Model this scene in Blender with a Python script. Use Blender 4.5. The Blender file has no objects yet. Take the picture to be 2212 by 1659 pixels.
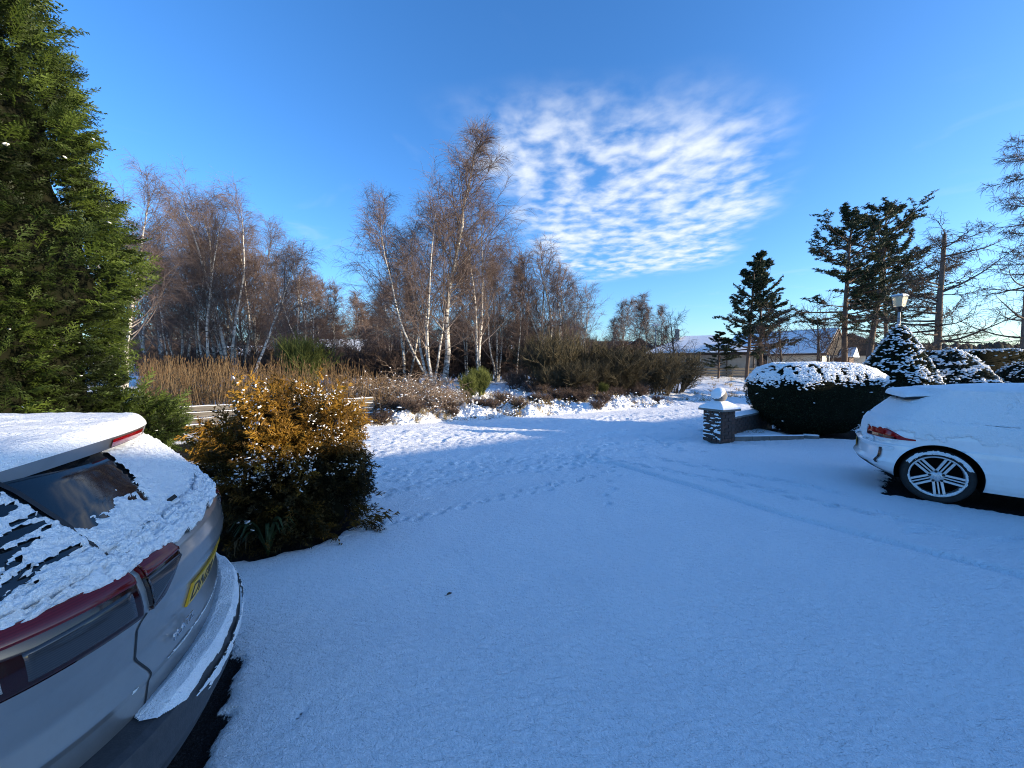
import bpy, math, random
import numpy as np
from mathutils import Matrix, Vector

sc = bpy.context.scene
R = math.radians
rng = np.random.default_rng(7)

# ------------------------------------------------------------------ camera
CAM_H = 1.68
PITCH = R(2.85)
FPX = 833.0                       # focal length in pixels of a 2212-wide picture
cam_d = bpy.data.cameras.new('camera')
cam_d.sensor_width = 36.0
cam_d.lens = 36.0 * FPX / 2212.0
cam_d.clip_start = 0.05
cam_d.clip_end = 3000
cam = bpy.data.objects.new('camera', cam_d)
sc.collection.objects.link(cam)
cam.location = (0, 0, CAM_H)
cam.rotation_euler = (R(90) - PITCH, 0, 0)
sc.camera = cam

# ------------------------------------------------------------------ light
SUN_EL = R(10.9)
SUN_AZ = R(-14.0)                  # angle of the sun from +X, counter-clockwise
sun_vec = Vector((math.cos(SUN_EL) * math.cos(SUN_AZ), math.cos(SUN_EL) * math.sin(SUN_AZ), math.sin(SUN_EL)))
sd = bpy.data.lights.new('sun', 'SUN')
sd.energy = 4.8
sd.angle = R(0.55)
sd.color = (1.0, 0.83, 0.6)
so = bpy.data.objects.new('sun', sd)
sc.collection.objects.link(so)
so.rotation_euler = (-sun_vec).to_track_quat('-Z', 'Y').to_euler()
so.location = (40, 0, 20)

world = bpy.data.worlds.new('World')
sc.world = world
world.use_nodes = True
wn = world.node_tree
wn.nodes.clear()
def N(tree, typ, **kw):
    n = tree.nodes.new(typ)
    for k, v in kw.items():
        if k == 'ins':
            for a, b in v.items():
                n.inputs[a].default_value = b
        else:
            setattr(n, k, v)
    return n
def Lk(tree, a, b):
    tree.links.new(a, b)
sky = N(wn, 'ShaderNodeTexSky', sky_type='NISHITA')
sky.sun_disc = False
sky.sun_elevation = SUN_EL
sky.sun_rotation = R(90) - SUN_AZ
sky.altitude = 100
sky.air_density = 1.0
sky.dust_density = 1.0
sky.ozone_density = 2.0
wout = N(wn, 'ShaderNodeOutputWorld')
bg = N(wn, 'ShaderNodeBackground')
bg.inputs['Strength'].default_value = 0.15
tc = N(wn, 'ShaderNodeTexCoord')
# thin altocumulus sheet, laid out on a flat cloud deck overhead
sep = N(wn, 'ShaderNodeSeparateXYZ'); Lk(wn, tc.outputs['Generated'], sep.inputs[0])
def M(op, a, b=None, c=None, tree=wn, clamp=False):
    n = tree.nodes.new('ShaderNodeMath'); n.operation = op; n.use_clamp = clamp
    for i, v in enumerate((a, b, c)):
        if v is None: continue
        if isinstance(v, (int, float)): n.inputs[i].default_value = v
        else: tree.links.new(v, n.inputs[i])
    return n.outputs[0]
zc = M('MAXIMUM', sep.outputs[2], 0.03)
cu = M('DIVIDE', sep.outputs[0], zc)
cv = M('DIVIDE', sep.outputs[1], zc)
cxyz = N(wn, 'ShaderNodeCombineXYZ'); Lk(wn, cu, cxyz.inputs[0]); Lk(wn, cv, cxyz.inputs[1])
def wnoise(scale, detail, rough, vec=cxyz.outputs[0], dist=0.0, lac=2.0):
    n = N(wn, 'ShaderNodeTexNoise'); n.inputs['Scale'].default_value = scale; n.inputs['Detail'].default_value = detail
    n.inputs['Roughness'].default_value = rough; n.inputs['Distortion'].default_value = dist
    n.inputs['Lacunarity'].default_value = lac
    Lk(wn, vec, n.inputs['Vector']); return n.outputs['Fac']
def smap(v, lo, hi, tree=wn, a=0.0, b=1.0):
    n = tree.nodes.new('ShaderNodeMapRange'); n.interpolation_type = 'SMOOTHSTEP'
    n.inputs['From Min'].default_value = lo; n.inputs['From Max'].default_value = hi
    n.inputs['To Min'].default_value = a; n.inputs['To Max'].default_value = b
    tree.links.new(v, n.inputs['Value']); return n.outputs[0]
#CLOUDS
lay = wnoise(0.45, 3.0, 0.55)                       # large ragged shape of the sheet
warp = M('MULTIPLY_ADD', lay, 2.4, -1.2)
# the sheet is a wedge: bounded by three soft edges on the cloud deck
def edge(ax, ay, c0, soft):
    # positive inside
    s = M('ADD', M('MULTIPLY', cu, ax), M('MULTIPLY', cv, ay))
    s = M('ADD', s, M('MULTIPLY', warp, 0.55))
    return smap(s, c0, c0 + soft)
e1 = edge(0.956, -0.30, -0.92, 0.40)     # left boundary
e2 = edge(-0.886, 0.464, -0.42, 0.40)    # right boundary
e3 = edge(0.0, 1.0, 1.3, 0.6)           # upper boundary
e4 = edge(-0.555, -0.832, -4.7, 0.6)     # lower boundary
mask = M('MULTIPLY', M('MULTIPLY', e1, e2), M('MULTIPLY', e3, e4))
strv = N(wn, 'ShaderNodeVectorMath', operation='MULTIPLY'); Lk(wn, cxyz.outputs[0], strv.inputs[0]); strv.inputs[1].default_value = (1.0, 0.9, 1.0)
puff = wnoise(7.5, 4.0, 0.5, strv.outputs[0], 0.15)
puff2 = wnoise(1.8, 3.0, 0.5)
pf = M('ADD', M('MULTIPLY', puff, 0.75), M('MULTIPLY', puff2, 0.5))
dens = M('MULTIPLY', smap(pf, 0.44, 0.86), mask)
wisp = M('MULTIPLY', smap(wnoise(1.1, 4.0, 0.6, dist=0.6), 0.56, 0.85), 0.22)
dens = M('MAXIMUM', M('MULTIPLY', dens, 0.9), wisp)
dens = M('MULTIPLY', dens, smap(sep.outputs[2], 0.02, 0.16))
hs = N(wn, 'ShaderNodeHueSaturation'); hs.inputs['Hue'].default_value = 0.5; hs.inputs['Saturation'].default_value = 1.1
tint = N(wn, 'ShaderNodeMix', data_type='RGBA', blend_type='MULTIPLY'); tint.inputs['Factor'].default_value = 1.0
tint.inputs[7].default_value = (0.70, 0.92, 1.27, 1)      # cool white balance of a clear winter morning
Lk(wn, sky.outputs[0], tint.inputs[6])
Lk(wn, tint.outputs[2], hs.inputs['Color'])
mixc = N(wn, 'ShaderNodeMix', data_type='RGBA')
Lk(wn, dens, mixc.inputs['Factor'])
Lk(wn, hs.outputs[0], mixc.inputs[6])
mixc.inputs[7].default_value = (3.3, 3.5, 3.75, 1)
Lk(wn, mixc.outputs[2], bg.inputs['Color'])
Lk(wn, bg.outputs[0], wout.inputs['Surface'])

sc.view_settings.view_transform = 'Standard'
sc.view_settings.look = 'None'
sc.view_settings.exposure = 1.06
sc.view_settings.gamma = 1.0
sc.cycles.use_denoising = True
sc.cycles.denoising_prefilter = 'NONE'
sc.cycles.denoising_input_passes = 'RGB_ALBEDO_NORMAL'
sc.cycles.filter_width = 1.05
sc.cycles.max_bounces = 6
sc.cycles.diffuse_bounces = 3
sc.cycles.glossy_bounces = 3
sc.cycles.transparent_max_bounces = 8
sc.cycles.caustics_reflective = False
sc.cycles.caustics_refractive = False

# ------------------------------------------------------------------ helpers
col = sc.collection
def tag(o, label=None, cat=None, group=None, kind=None):
    if label: o['label'] = label
    if cat: o['category'] = cat
    if group: o['group'] = group
    if kind: o['kind'] = kind
    return o
def thing(name, label, cat, loc=(0, 0, 0), rz=0.0, group=None):
    o = bpy.data.objects.new(name, None)
    o.empty_display_size = 0.2
    col.objects.link(o)
    o.location = loc; o.rotation_euler = (0, 0, rz)
    return tag(o, label, cat, group)
def link(name, me, parent=None):
    o = bpy.data.objects.new(name, me)
    col.objects.link(o)
    if parent is not None: o.parent = parent
    return o
def fast_mesh(name, V, F, mat, smooth=True, cols=None):
    """V (n,3); F (m,k) with constant k, or list of such arrays"""
    me = bpy.data.meshes.new(name)
    V = np.ascontiguousarray(V, dtype=np.float32)
    Fs = F if isinstance(F, list) else [F]
    Fs = [np.asarray(f, dtype=np.int32) for f in Fs if len(f)]
    nl = sum(f.size for f in Fs); nf = sum(len(f) for f in Fs)
    me.vertices.add(len(V)); me.vertices.foreach_set('co', V.ravel())
    me.loops.add(nl); me.polygons.add(nf)
    me.loops.foreach_set('vertex_index', np.concatenate([f.ravel() for f in Fs]))
    starts = []; tot = []; off = 0
    for f in Fs:
        k = f.shape[1]
        starts.append(off + np.arange(len(f)) * k); tot.append(np.full(len(f), k)); off += f.size
    me.polygons.foreach_set('loop_start', np.concatenate(starts).astype(np.int32))
    me.polygons.foreach_set('loop_total', np.concatenate(tot).astype(np.int32))
    me.polygons.foreach_set('use_smooth', np.full(nf, smooth, dtype=bool))
    if cols is not None:
        ca = me.color_attributes.new('Col', 'FLOAT_COLOR', 'POINT')
        c4 = np.ones((len(V), 4), dtype=np.float32); c4[:, :cols.shape[1]] = cols
        ca.data.foreach_set('color', c4.ravel())
    me.update(calc_edges=True)
    me.validate()
    if mat is not None: me.materials.append(mat)
    return me
def fobj(name, V, F, mat, parent=None, smooth=True, cols=None):
    return link(name, fast_mesh(name, V, F, mat, smooth, cols), parent)
def merge(parts):
    """list of (V,F) with the same k -> one"""
    Vs, Fs, o = [], [], 0
    for V, F in parts:
        Vs.append(np.asarray(V, float)); Fs.append(np.asarray(F, int) + o); o += len(V)
    return np.concatenate(Vs), np.concatenate(Fs)
def box(x0, x1, y0, y1, z0, z1):
    V = np.array([(x, y, z) for z in (z0, z1) for y in (y0, y1) for x in (x0, x1)], float)
    F = np.array([(0, 2, 3, 1), (4, 5, 7, 6), (0, 1, 5, 4), (2, 6, 7, 3), (0, 4, 6, 2), (1, 3, 7, 5)])
    return V, F
def bevbox(name, x0, x1, y0, y1, z0, z1, mat, parent=None, bev=0.006, seg=2):
    V, F = box(x0, x1, y0, y1, z0, z1)
    o = fobj(name, V, F, mat, parent, smooth=False)
    if bev > 0:
        m = o.modifiers.new('bevel', 'BEVEL'); m.width = bev; m.segments = seg
    return o
def grid_faces(nu, nv, closed=False):
    """verts indexed i*nv + j"""
    i = np.arange(nu - 1)[:, None]; j = np.arange(nv - 1)[None, :]
    a = (i * nv + j).ravel()
    F = np.stack([a, a + nv, a + nv + 1, a + 1], 1)
    if closed:
        i = np.arange(nu - 1); a = i * nv + nv - 1
        F = np.concatenate([F, np.stack([a, a + nv, i * nv + nv, i * nv], 1)])
    return F
def grid_normals(P):
    du = np.gradient(P, axis=0); dv = np.gradient(P, axis=1)
    n = np.cross(du, dv); n /= np.linalg.norm(n, axis=2, keepdims=True) + 1e-12
    return n
def tubes(pts, rad, S=3):
    """pts (N,K,3), rad (N,K) -> quads"""
    Nn, K, _ = pts.shape
    t = np.gradient(pts, axis=1) if K > 2 else np.repeat(pts[:, 1:] - pts[:, :1], 2, axis=1)
    t /= np.linalg.norm(t, axis=2, keepdims=True) + 1e-9
    ref = np.zeros_like(t); m = np.abs(t[..., 2]) > 0.8
    ref[..., 2] = 1.0; ref[m] = (1.0, 0, 0)
    u = np.cross(t, ref); u /= np.linalg.norm(u, axis=2, keepdims=True) + 1e-9
    v = np.cross(t, u)
    ang = np.arange(S) * 2 * np.pi / S
    V = pts[:, :, None, :] + rad[:, :, None, None] * (np.cos(ang)[None, None, :, None] * u[:, :, None, :] + np.sin(ang)[None, None, :, None] * v[:, :, None, :])
    V = V.reshape(-1, 3)
    n = np.arange(Nn)[:, None, None] * (K * S); k = np.arange(K - 1)[None, :, None] * S; s = np.arange(S)[None, None, :]
    s2 = (s + 1) % S
    F = np.stack(np.broadcast_arrays(n + k + s, n + k + s2, n + k + S + s2, n + k + S + s), -1).reshape(-1, 4)
    return V, F
def tube1(pts, rad, S=8):
    pts = np.asarray(pts, float)[None]; rad = np.broadcast_to(np.asarray(rad, float), pts.shape[1])[None]
    return tubes(pts, rad, S)
def lathe(prof, S=24, axis='z'):
    prof = np.asarray(prof, float); a = np.arange(S) * 2 * np.pi / S
    V = np.stack([prof[:, None, 0] * np.cos(a), prof[:, None, 0] * np.sin(a), np.repeat(prof[:, None, 1], S, 1)], -1)
    V = V.reshape(-1, 3)
    if axis == 'y': V = V[:, [0, 2, 1]] * np.array([1, 1, -1])
    return V, grid_faces(len(prof), S, True)

# lattice noise
_perm = rng.permutation(4096); _val = rng.random(4096) * 2 - 1
def vnoise(x, y, s=0):
    x = np.asarray(x, float); y = np.asarray(y, float)
    xi = np.floor(x).astype(int); yi = np.floor(y).astype(int)
    fx = x - xi; fy = y - yi
    fx = fx * fx * fx * (fx * (fx * 6 - 15) + 10); fy = fy * fy * fy * (fy * (fy * 6 - 15) + 10)
    def h(a, b): return _val[_perm[(_perm[(a + s * 131) & 4095] + b) & 4095]]
    return (h(xi, yi) * (1 - fx) + h(xi + 1, yi) * fx) * (1 - fy) + (h(xi, yi + 1) * (1 - fx) + h(xi + 1, yi + 1) * fx) * fy
def fbm(x, y, s=0, o=4, g=0.5):
    t = 0; a = 1
    for i in range(o):
        t = t + a * vnoise(x * 2 ** i, y * 2 ** i, s + i * 17); a *= g
    return t
def sstep(a, b, x):
    t = np.clip((np.asarray(x, float) - a) / (b - a), 0, 1); return t * t * (3 - 2 * t)

# pixel of the 2212-wide photograph -> world
_c, _s = math.cos(PITCH), math.sin(PITCH)
def ray(px, py):
    x = (px - 1106.0) / FPX; v = (829.5 - py) / FPX
    return np.array([x, _c + v * _s, -_s + v * _c])
def PY(px, py, Y):
    d = ray(px, py); t = Y / d[1]
    return np.array([0, 0, CAM_H]) + d * t
def G(px, py, z=0.0):
    d = ray(px, py); t = (z - CAM_H) / d[2]
    return np.array([0, 0, CAM_H]) + d * t
def DX(px, Y):
    """x position on a picture column at depth Y, near eye level"""
    return (px - 1106.0) / FPX * Y

# ------------------------------------------------------------------ materials
def mat(name, base=(0.5, 0.5, 0.5), rough=0.6, metal=0.0, spec=0.5, coat=0.0):
    m = bpy.data.materials.new(name); m.use_nodes = True
    b = m.node_tree.nodes['Principled BSDF']
    b.inputs['Base Color'].default_value = (*base, 1)
    b.inputs['Roughness'].default_value = rough
    b.inputs['Metallic'].default_value = metal
    b.inputs['Specular IOR Level'].default_value = spec
    b.inputs['Coat Weight'].default_value = coat
    b.inputs['Coat Roughness'].default_value = 0.05
    return m
def nodes(m): return m.node_tree, m.node_tree.nodes['Principled BSDF']
def mnoise(t, scale, detail=4, rough=0.55, vec=None, dist=0.0):
    n = N(t, 'ShaderNodeTexNoise'); n.inputs['Scale'].default_value = scale; n.inputs['Detail'].default_value = detail
    n.inputs['Roughness'].default_value = rough; n.inputs['Distortion'].default_value = dist
    if vec is not None: Lk(t, vec, n.inputs['Vector'])
    return n.outputs['Fac']
def coord(t, which='Object'):
    return N(t, 'ShaderNodeTexCoord').outputs[which]
def ramp(t, fac, stops):
    n = N(t, 'ShaderNodeValToRGB'); e = n.color_ramp.elements
    while len(e) < len(stops): e.new(0.5)
    for el, (p, c) in zip(e, stops):
        el.position = p; el.color = (*c, 1)
    Lk(t, fac, n.inputs[0]); return n.outputs[0]
def bump(t, b, h, dist=0.02, strength=1.0, prev=None):
    n = N(t, 'ShaderNodeBump'); n.inputs['Distance'].default_value = dist; n.inputs['Strength'].default_value = strength
    Lk(t, h, n.inputs['Height'])
    if prev is not None: Lk(t, prev, n.inputs['Normal'])
    Lk(t, n.outputs[0], b.inputs['Normal']); return n.outputs[0]
def noisy(name, c0, c1, scale=5, rough=0.7, bscale=None, bdist=0.01, metal=0.0, spec=0.4, detail=5):
    m = mat(name, c0, rough, metal, spec); t, b = nodes(m)
    o = coord(t); f = mnoise(t, scale, detail, 0.6, o)
    Lk(t, ramp(t, f, [(0.3, c0), (0.7, c1)]), b.inputs['Base Color'])
    if bscale: bump(t, b, mnoise(t, bscale, 5, 0.6, o), bdist)
    return m
MAT = {}
def snow_mat(name, grain=55, gd=0.012, mid=7, md=0.03, base=(0.90, 0.92, 0.93)):
    m = mat(name, base, 0.55, spec=0.25); t, b = nodes(m)
    o = coord(t)
    n1 = bump(t, b, mnoise(t, mid, 3, 0.5, o), md)
    n2 = bump(t, b, mnoise(t, grain, 4, 0.65, o), gd, prev=n1)
    f = mnoise(t, 2.0, 5, 0.6, o)
    Lk(t, ramp(t, f, [(0.3, tuple(x * 0.95 for x in base)), (0.7, base)]), b.inputs['Base Color'])
    b.inputs['Subsurface Weight'].default_value = 0.0
    return m
MAT['snow'] = snow_mat('snow')
MAT['snow_car'] = snow_mat('snow_on_car', grain=110, gd=0.012, mid=38, md=0.010)
MAT['snow_far'] = snow_mat('snow_far', grain=12, gd=0.05, mid=2, md=0.1)
# ================================================================== GROUND
EX = np.array([-60, -25, -12, -4.2, 1.1, 9.2, 20.7, 45, 90]); EY = np.array([-17, 0.6, 6.6, 10.15, 12.5, 17.1, 25.5, 44, 80])
def edge_y(x): return np.interp(x, EX, EY)
def dist_edge(x, y): return (y - edge_y(x)) * 0.87      # >0 beyond the road
def base_z(x, y):
    x = np.asarray(x, float); y = np.asarray(y, float)
    d = dist_edge(x, y)
    right = sstep(3, 9, x)
    left = sstep(-2.5, -6, x)
    bank = 0.62 * sstep(0.2, 7.0, d) * (1 - left) + 0.35 * sstep(2, 10, d) * left
    bank = bank * (1 - right) + right * (0.75 * sstep(0, 22, d))
    far = 0.35 * sstep(15, 60, d) + 4.5 * sstep(90, 260, d) + 0.012 * np.clip(d - 260, 0, 400)
    return bank + far
def polyline_dist(x, y, pts):
    best = np.full(np.shape(x), 1e9)
    for (x0, y0), (x1, y1) in zip(pts[:-1], pts[1:]):
        dx, dy = x1 - x0, y1 - y0
        t = np.clip(((x - x0) * dx + (y - y0) * dy) / (dx * dx + dy * dy), 0, 1)
        best = np.minimum(best, np.hypot(x - x0 - t * dx, y - y0 - t * dy))
    return best
def Gp(*pp): return [tuple(G(a, b)[:2]) for a, b in pp]
# silver crossover frame (used here for the bare patch below it)
SUV_O = np.array([-1.336, 1.805]); SUV_TH = R(27.7)
SUV_F = np.array([-math.cos(SUV_TH), -math.sin(SUV_TH)]); SUV_R = np.array([-math.sin(SUV_TH), math.cos(SUV_TH)])
# white hatchback frame
HB_TH = R(43)
HB_F = np.array([math.cos(HB_TH), -math.sin(HB_TH)])
HB_R = np.array([HB_F[1], -HB_F[0]])          # car's right = near side (towards the camera)
HB_O = np.array([5.212, 5.803])                 # ground below the centre of the rear bumper
HB_AXLE = 0.77
def hb_world(a, b): return HB_O + a * HB_F + b * HB_R
def local(x, y, O, F, Rr):
    return (x - O[0]) * F[0] + (y - O[1]) * F[1], (x - O[0]) * Rr[0] + (y - O[1]) * Rr[1]

def axis(core0, core1, step, lo, hi, g=1.07, mx=14):
    a = list(np.arange(core0, core1 + 1e-6, step))
    s = step; p = a[-1]
    while p < hi: s = min(s * g, mx); p += s; a.append(p)
    s = step; p = a[0]
    while p > lo: s = min(s * g, mx); p -= s; a.insert(0, p)
    return np.array(a)
gx = axis(-3.4, 7.6, 0.034, -420, 460, 1.055, 12)
gy = axis(0.9, 12.0, 0.034, -60, 620, 1.045, 12)
X, Y = np.meshgrid(gx, gy, indexing='ij')
Z = base_z(X, Y)
d = dist_edge(X, Y)
near = 1 - sstep(20, 60, np.hypot(X, Y))
# gentle unevenness everywhere, wind texture on the drive
Z += 0.012 * fbm(X * 0.7, Y * 0.7, 3, 3) * near
Z += 0.0022 * fbm((X + 0.5 * Y) * 9, (Y - 0.5 * X) * 16, 5, 3) * (1 - sstep(7, 10, np.hypot(X, Y)))
# churned snow of the road (between 0 and 6.5 m in front of the verge)
churn = sstep(-6.4, -5.2, d) * (1 - sstep(-0.9, -0.2, d)) * sstep(-25, -12, X)
tr = np.zeros_like(X)
for o_, w_ in ((-1.6, .26), (-2.5, .3), (-3.4, .28), (-4.5, .3), (-5.2, .22)):
    tr = np.maximum(tr, np.exp(-((d - o_ - 0.06 * np.sin(X * 0.7 + o_)) / w_) ** 2))
Z += churn * near * (0.011 * fbm(X * 5, Y * 5, 11, 3) + 0.009 * fbm(X * 14, Y * 14, 12, 2) - 0.020 * tr)
Z -= 0.012 * churn
# verge: lumpy snow over tussocks
vb = sstep(0.0, 0.5, d) * (1 - sstep(2.2, 5.0, d)) * (1 - sstep(5, 9, X)) * sstep(-7, -4.5, X)
lump = np.clip(fbm(X * 1.5, Y * 1.5, 21, 3) + 0.35, 0, 2)
Z += vb * (0.20 * lump + 0.08 * fbm(X * 5, Y * 5, 22, 3))
rough = sstep(0.3, 2, d) * near
Z += rough * (0.05 * fbm(X * 1.6, Y * 1.6, 31, 4) + 0.03 * fbm(X * 4.5, Y * 4.5, 33, 3))
# field on the right, tufted
Z += sstep(5, 10, X) * sstep(0, 1, d) * (1 - sstep(30, 50, d)) * (0.09 * np.clip(fbm(X * 0.9, Y * 2.2, 41, 4), -0.6, 1) + 0.05 * fbm(X * 3, Y * 3, 42, 3))
# single tyre track crossing the drive
tpts = Gp((1240, 985), (1330, 1000), (1480, 1045), (1700, 1110), (1950, 1175), (2212, 1247), (2400, 1300))
td = polyline_dist(X, Y, tpts)
Z += -0.050 * np.exp(-(td / 0.06) ** 4) + 0.008 * np.exp(-((td - 0.12) / 0.04) ** 2)
# footprints
prints = []
prng = random.Random(3)
def trail(p0, p1, n, L, W, dep, side=0.05, jit=0.05, stretch=True):
    p0 = G(*p0); p1 = G(*p1)
    dr = np.array([p1[0] - p0[0], p1[1] - p0[1]]); ln = np.hypot(*dr); dr /= ln
    nn = np.array([-dr[1], dr[0]])
    for i in range(n):
        t = (i + prng.uniform(-.25, .25)) / max(1, n - 1)
        p = p0[:2] + dr * ln * t + nn * ((side if i % 2 else -side) + prng.uniform(-jit, jit))
        a = math.atan2(dr[1], dr[0]) + prng.uniform(-.3, .3)
        prints.append((p[0], p[1], a, L * prng.uniform(.8, 1.2), W * prng.uniform(.8, 1.2), 2.6 * dep * prng.uniform(.7, 1.2)))
for y_ in (1000, 1008, 1018, 1030):
    trail((800, y_ + 12), (1290, y_ - 25), 24, .055, .04, .02, .08, .12)
trail((790, 1140), (1190, 1050), 20, .05, .04, .02, .05, .06)
trail((780, 1075), (1010, 1030), 12, .06, .04, .02)
trail((1190, 1050), (1320, 1015), 7, .05, .04, .018)
trail((1290, 985), (2000, 1130), 26, .11, .035, .016, .07, .05)
trail((1400, 985), (1800, 1062), 15, .13, .035, .016, .05, .05)
trail((1380, 940), (1500, 975), 10, .10, .04, .02, .12, .12)
trail((1230, 955), (1560, 905), 26, .12, .05, .022, .2, .25)
trail((1250, 975), (1480, 945), 22, .10, .045, .02, .2, .2)
trail((1960, 1140), (2200, 1165), 6, .12, .04, .014)
trail((1300, 1090), (1330, 1010), 6, .05, .04, .014)
for (px, py, a, L_, W_, dp) in prints:
    ix0, ix1 = np.searchsorted(gx, (px - .4, px + .4)); iy0, iy1 = np.searchsorted(gy, (py - .4, py + .4))
    xx = X[ix0:ix1, iy0:iy1] - px; yy = Y[ix0:ix1, iy0:iy1] - py
    u = (xx * math.cos(a) + yy * math.sin(a)) / L_; v = (-xx * math.sin(a) + yy * math.cos(a)) / W_
    rr = u * u + v * v
    Z[ix0:ix1, iy0:iy1] += -dp * np.exp(-rr ** 2) + 0.25 * dp * np.exp(-(np.sqrt(rr) - 1.5) ** 2 * 6)
# bare ground below the cars, the round hedge and the big conifer
a1, b1 = local(X, Y, SUV_O, SUV_F, SUV_R)
bq = np.clip(np.abs(b1) / 0.95, 0, 1)
bare = sstep(-0.02, 0.10, a1 - (0.02 + 0.30 * (1 - np.sqrt(np.clip(1 - bq ** 2.4, 0, 1)))) + 0.05 * fbm(X * 9, Y * 9, 51, 3)) * (1 - sstep(.82, .98, np.abs(b1) + 0.05 * fbm(X * 8, Y * 8, 52, 3))) * (1 - sstep(4.3, 4.5, a1))
a2, b2 = local(X, Y, HB_O, HB_F, HB_R)
bare2 = sstep(0.20, 0.45, a2 + 0.10 * fbm(X * 5, Y * 5, 53, 3)) * (1 - sstep(.74, .96, np.abs(b2) + 0.05 * fbm(X * 6, Y * 6, 54, 3))) * (1 - sstep(3.9, 4.1, a2))
bare3 = (1 - sstep(0.75, 1.05, np.hypot((X - 7.5) / 1.65, (Y - 9.5) / 0.9) + 0.10 * fbm(X * 3, Y * 3, 55, 3)))
c0 = G(395, 972); 
bare4 = (1 - sstep(0.8, 1.0, np.maximum(np.abs((X - c0[0] + 0.45 * (Y - c0[1])) / 1.3), np.abs((Y - c0[1] - 0.1 * (X - c0[0])) / 0.85))))
bare5 = (1 - sstep(0.8, 1.1, np.hypot((X + 2.34) / 0.75, (Y - 4.0) / 0.75) + 0.1 * fbm(X * 4, Y * 4, 57, 3)))
B = np.maximum.reduce([bare, bare2, bare3, bare4, bare5])
# thin patch of worn snow beside the silver car
c1 = G(650, 1545); B = np.maximum(B, 0.55 * np.exp(-(np.hypot((X - c1[0]) / 0.03, (Y - c1[1]) / 0.06)) ** 2))
Z -= 0.035 * sstep(0.3, 0.8, B) * (d < 0.5)

def ground_material(name, dirt, kind):
    m = mat(name, (0.84, 0.86, 0.88), 0.55, spec=0.25); t, b = nodes(m)
    o = coord(t)
    at_ = N(t, 'ShaderNodeVertexColor'); at_.layer_name = 'Col'
    sp = N(t, 'ShaderNodeSeparateColor'); Lk(t, at_.outputs['Color'], sp.inputs[0])
    nn = mnoise(t, 38, 5, 0.7, o)
    edge_ = M('ADD', sp.outputs[0], M('MULTIPLY_ADD', nn, 0.9, -0.45, tree=t), tree=t)
    f = smap(edge_, 0.42, 0.62, tree=t)
    fine = mnoise(t, 160, 3, 0.7, o)
    dcol = ramp(t, fine, [(0.3, dirt[0]), (0.55, dirt[1]), (0.72, dirt[2])])
    sn = ramp(t, mnoise(t, 1.3, 5, 0.6, o), [(0.3, (0.87, 0.89, 0.91)), (0.7, (0.93, 0.94, 0.95))])
    mx = N(t, 'ShaderNodeMix', data_type='RGBA'); Lk(t, f, mx.inputs['Factor']); Lk(t, sn, mx.inputs[6]); Lk(t, dcol, mx.inputs[7])
    Lk(t, mx.outputs[2], b.inputs['Base Color'])
    Lk(t, M('MULTIPLY_ADD', f, -0.22, 0.25, tree=t), b.inputs['Specular IOR Level']); Lk(t, M('MULTIPLY_ADD', f, 0.4, 0.55, tree=t), b.inputs['Roughness'])
    if kind == 'drive':
        mp = N(t, 'ShaderNodeMapping'); mp.inputs['Rotation'].default_value = (0, 0, R(-28)); mp.inputs['Scale'].default_value = (1.0, 1.9, 1.0); Lk(t, o, mp.inputs[0])
        n1 = bump(t, b, mnoise(t, 17, 4, 0.6, mp.outputs[0], 0.5), 0.027)
        bump(t, b, mnoise(t, 75, 4, 0.7, o), 0.013, prev=n1)
    else:
        n1 = bump(t, b, mnoise(t, 7, 4, 0.6, o, 0.4), 0.05 if kind == 'verge' else 0.022)
        bump(t, b, mnoise(t, 28, 4, 0.7, o), 0.025 if kind == 'verge' else 0.014, prev=n1)
    return m
TAR = ((0.012, 0.012, 0.013), (0.026, 0.025, 0.026), (0.07, 0.07, 0.075))
SOIL = ((0.03, 0.022, 0.013), (0.10, 0.07, 0.04), (0.2, 0.15, 0.09))
MAT['drive'] = ground_material('driveway_snow', TAR, 'drive')
MAT['road'] = ground_material('road_snow', TAR, 'road')
MAT['verge'] = ground_material('verge_snow', SOIL, 'verge')
# grass and soil showing through beyond the road
gr = sstep(0.35, 0.95, fbm(X * 0.8, Y * 1.4, 61, 4) + 0.25) * rough * 0.5
wood = sstep(3.5, 7, d) * (1 - sstep(2, 7, X)) * near
B2 = np.maximum(B, np.clip(np.maximum(gr, wood * (0.22 + 0.35 * fbm(X * 1.2, Y * 1.2, 62, 4))), 0, 0.8))
steep = np.clip(vb * (0.02 - 0.9 * fbm(X * 1.5, Y * 1.5, 21, 3)), 0, 0.62)
B2 = np.maximum(B2, np.where(d > 0.05, steep, 0))
VC = np.stack([B2, B2, B2], -1).reshape(-1, 3)
GV = np.stack([X, Y, Z], -1).reshape(-1, 3)
GF = grid_faces(len(gx), len(gy))
fd = d.reshape(-1)[GF].mean(1)
for nm, sel, mm in (('driveway', fd < -6.1, 'drive'), ('road', (fd >= -6.1) & (fd < 0.0), 'drive'), ('snowy_ground', fd >= 0.0, 'verge')):
    Fs = GF[sel]; used, inv = np.unique(Fs, return_inverse=True)
    o = fobj(nm, GV[used], inv.reshape(-1, 4), MAT[mm], cols=VC[used])
    tag(o, kind='structure')
_gxi = gx; _gyi = gy
def gz(x, y):
    i = int(np.clip(np.searchsorted(gx, x) - 1, 0, len(gx) - 2)); j = int(np.clip(np.searchsorted(gy, y) - 1, 0, len(gy) - 2))
    fx = np.clip((x - gx[i]) / (gx[i + 1] - gx[i]), 0, 1); fy = np.clip((y - gy[j]) / (gy[j + 1] - gy[j]), 0, 1)
    return float((Z[i, j] * (1 - fx) + Z[i + 1, j] * fx) * (1 - fy) + (Z[i, j + 1] * (1 - fx) + Z[i + 1, j + 1] * fx) * fy)
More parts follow.
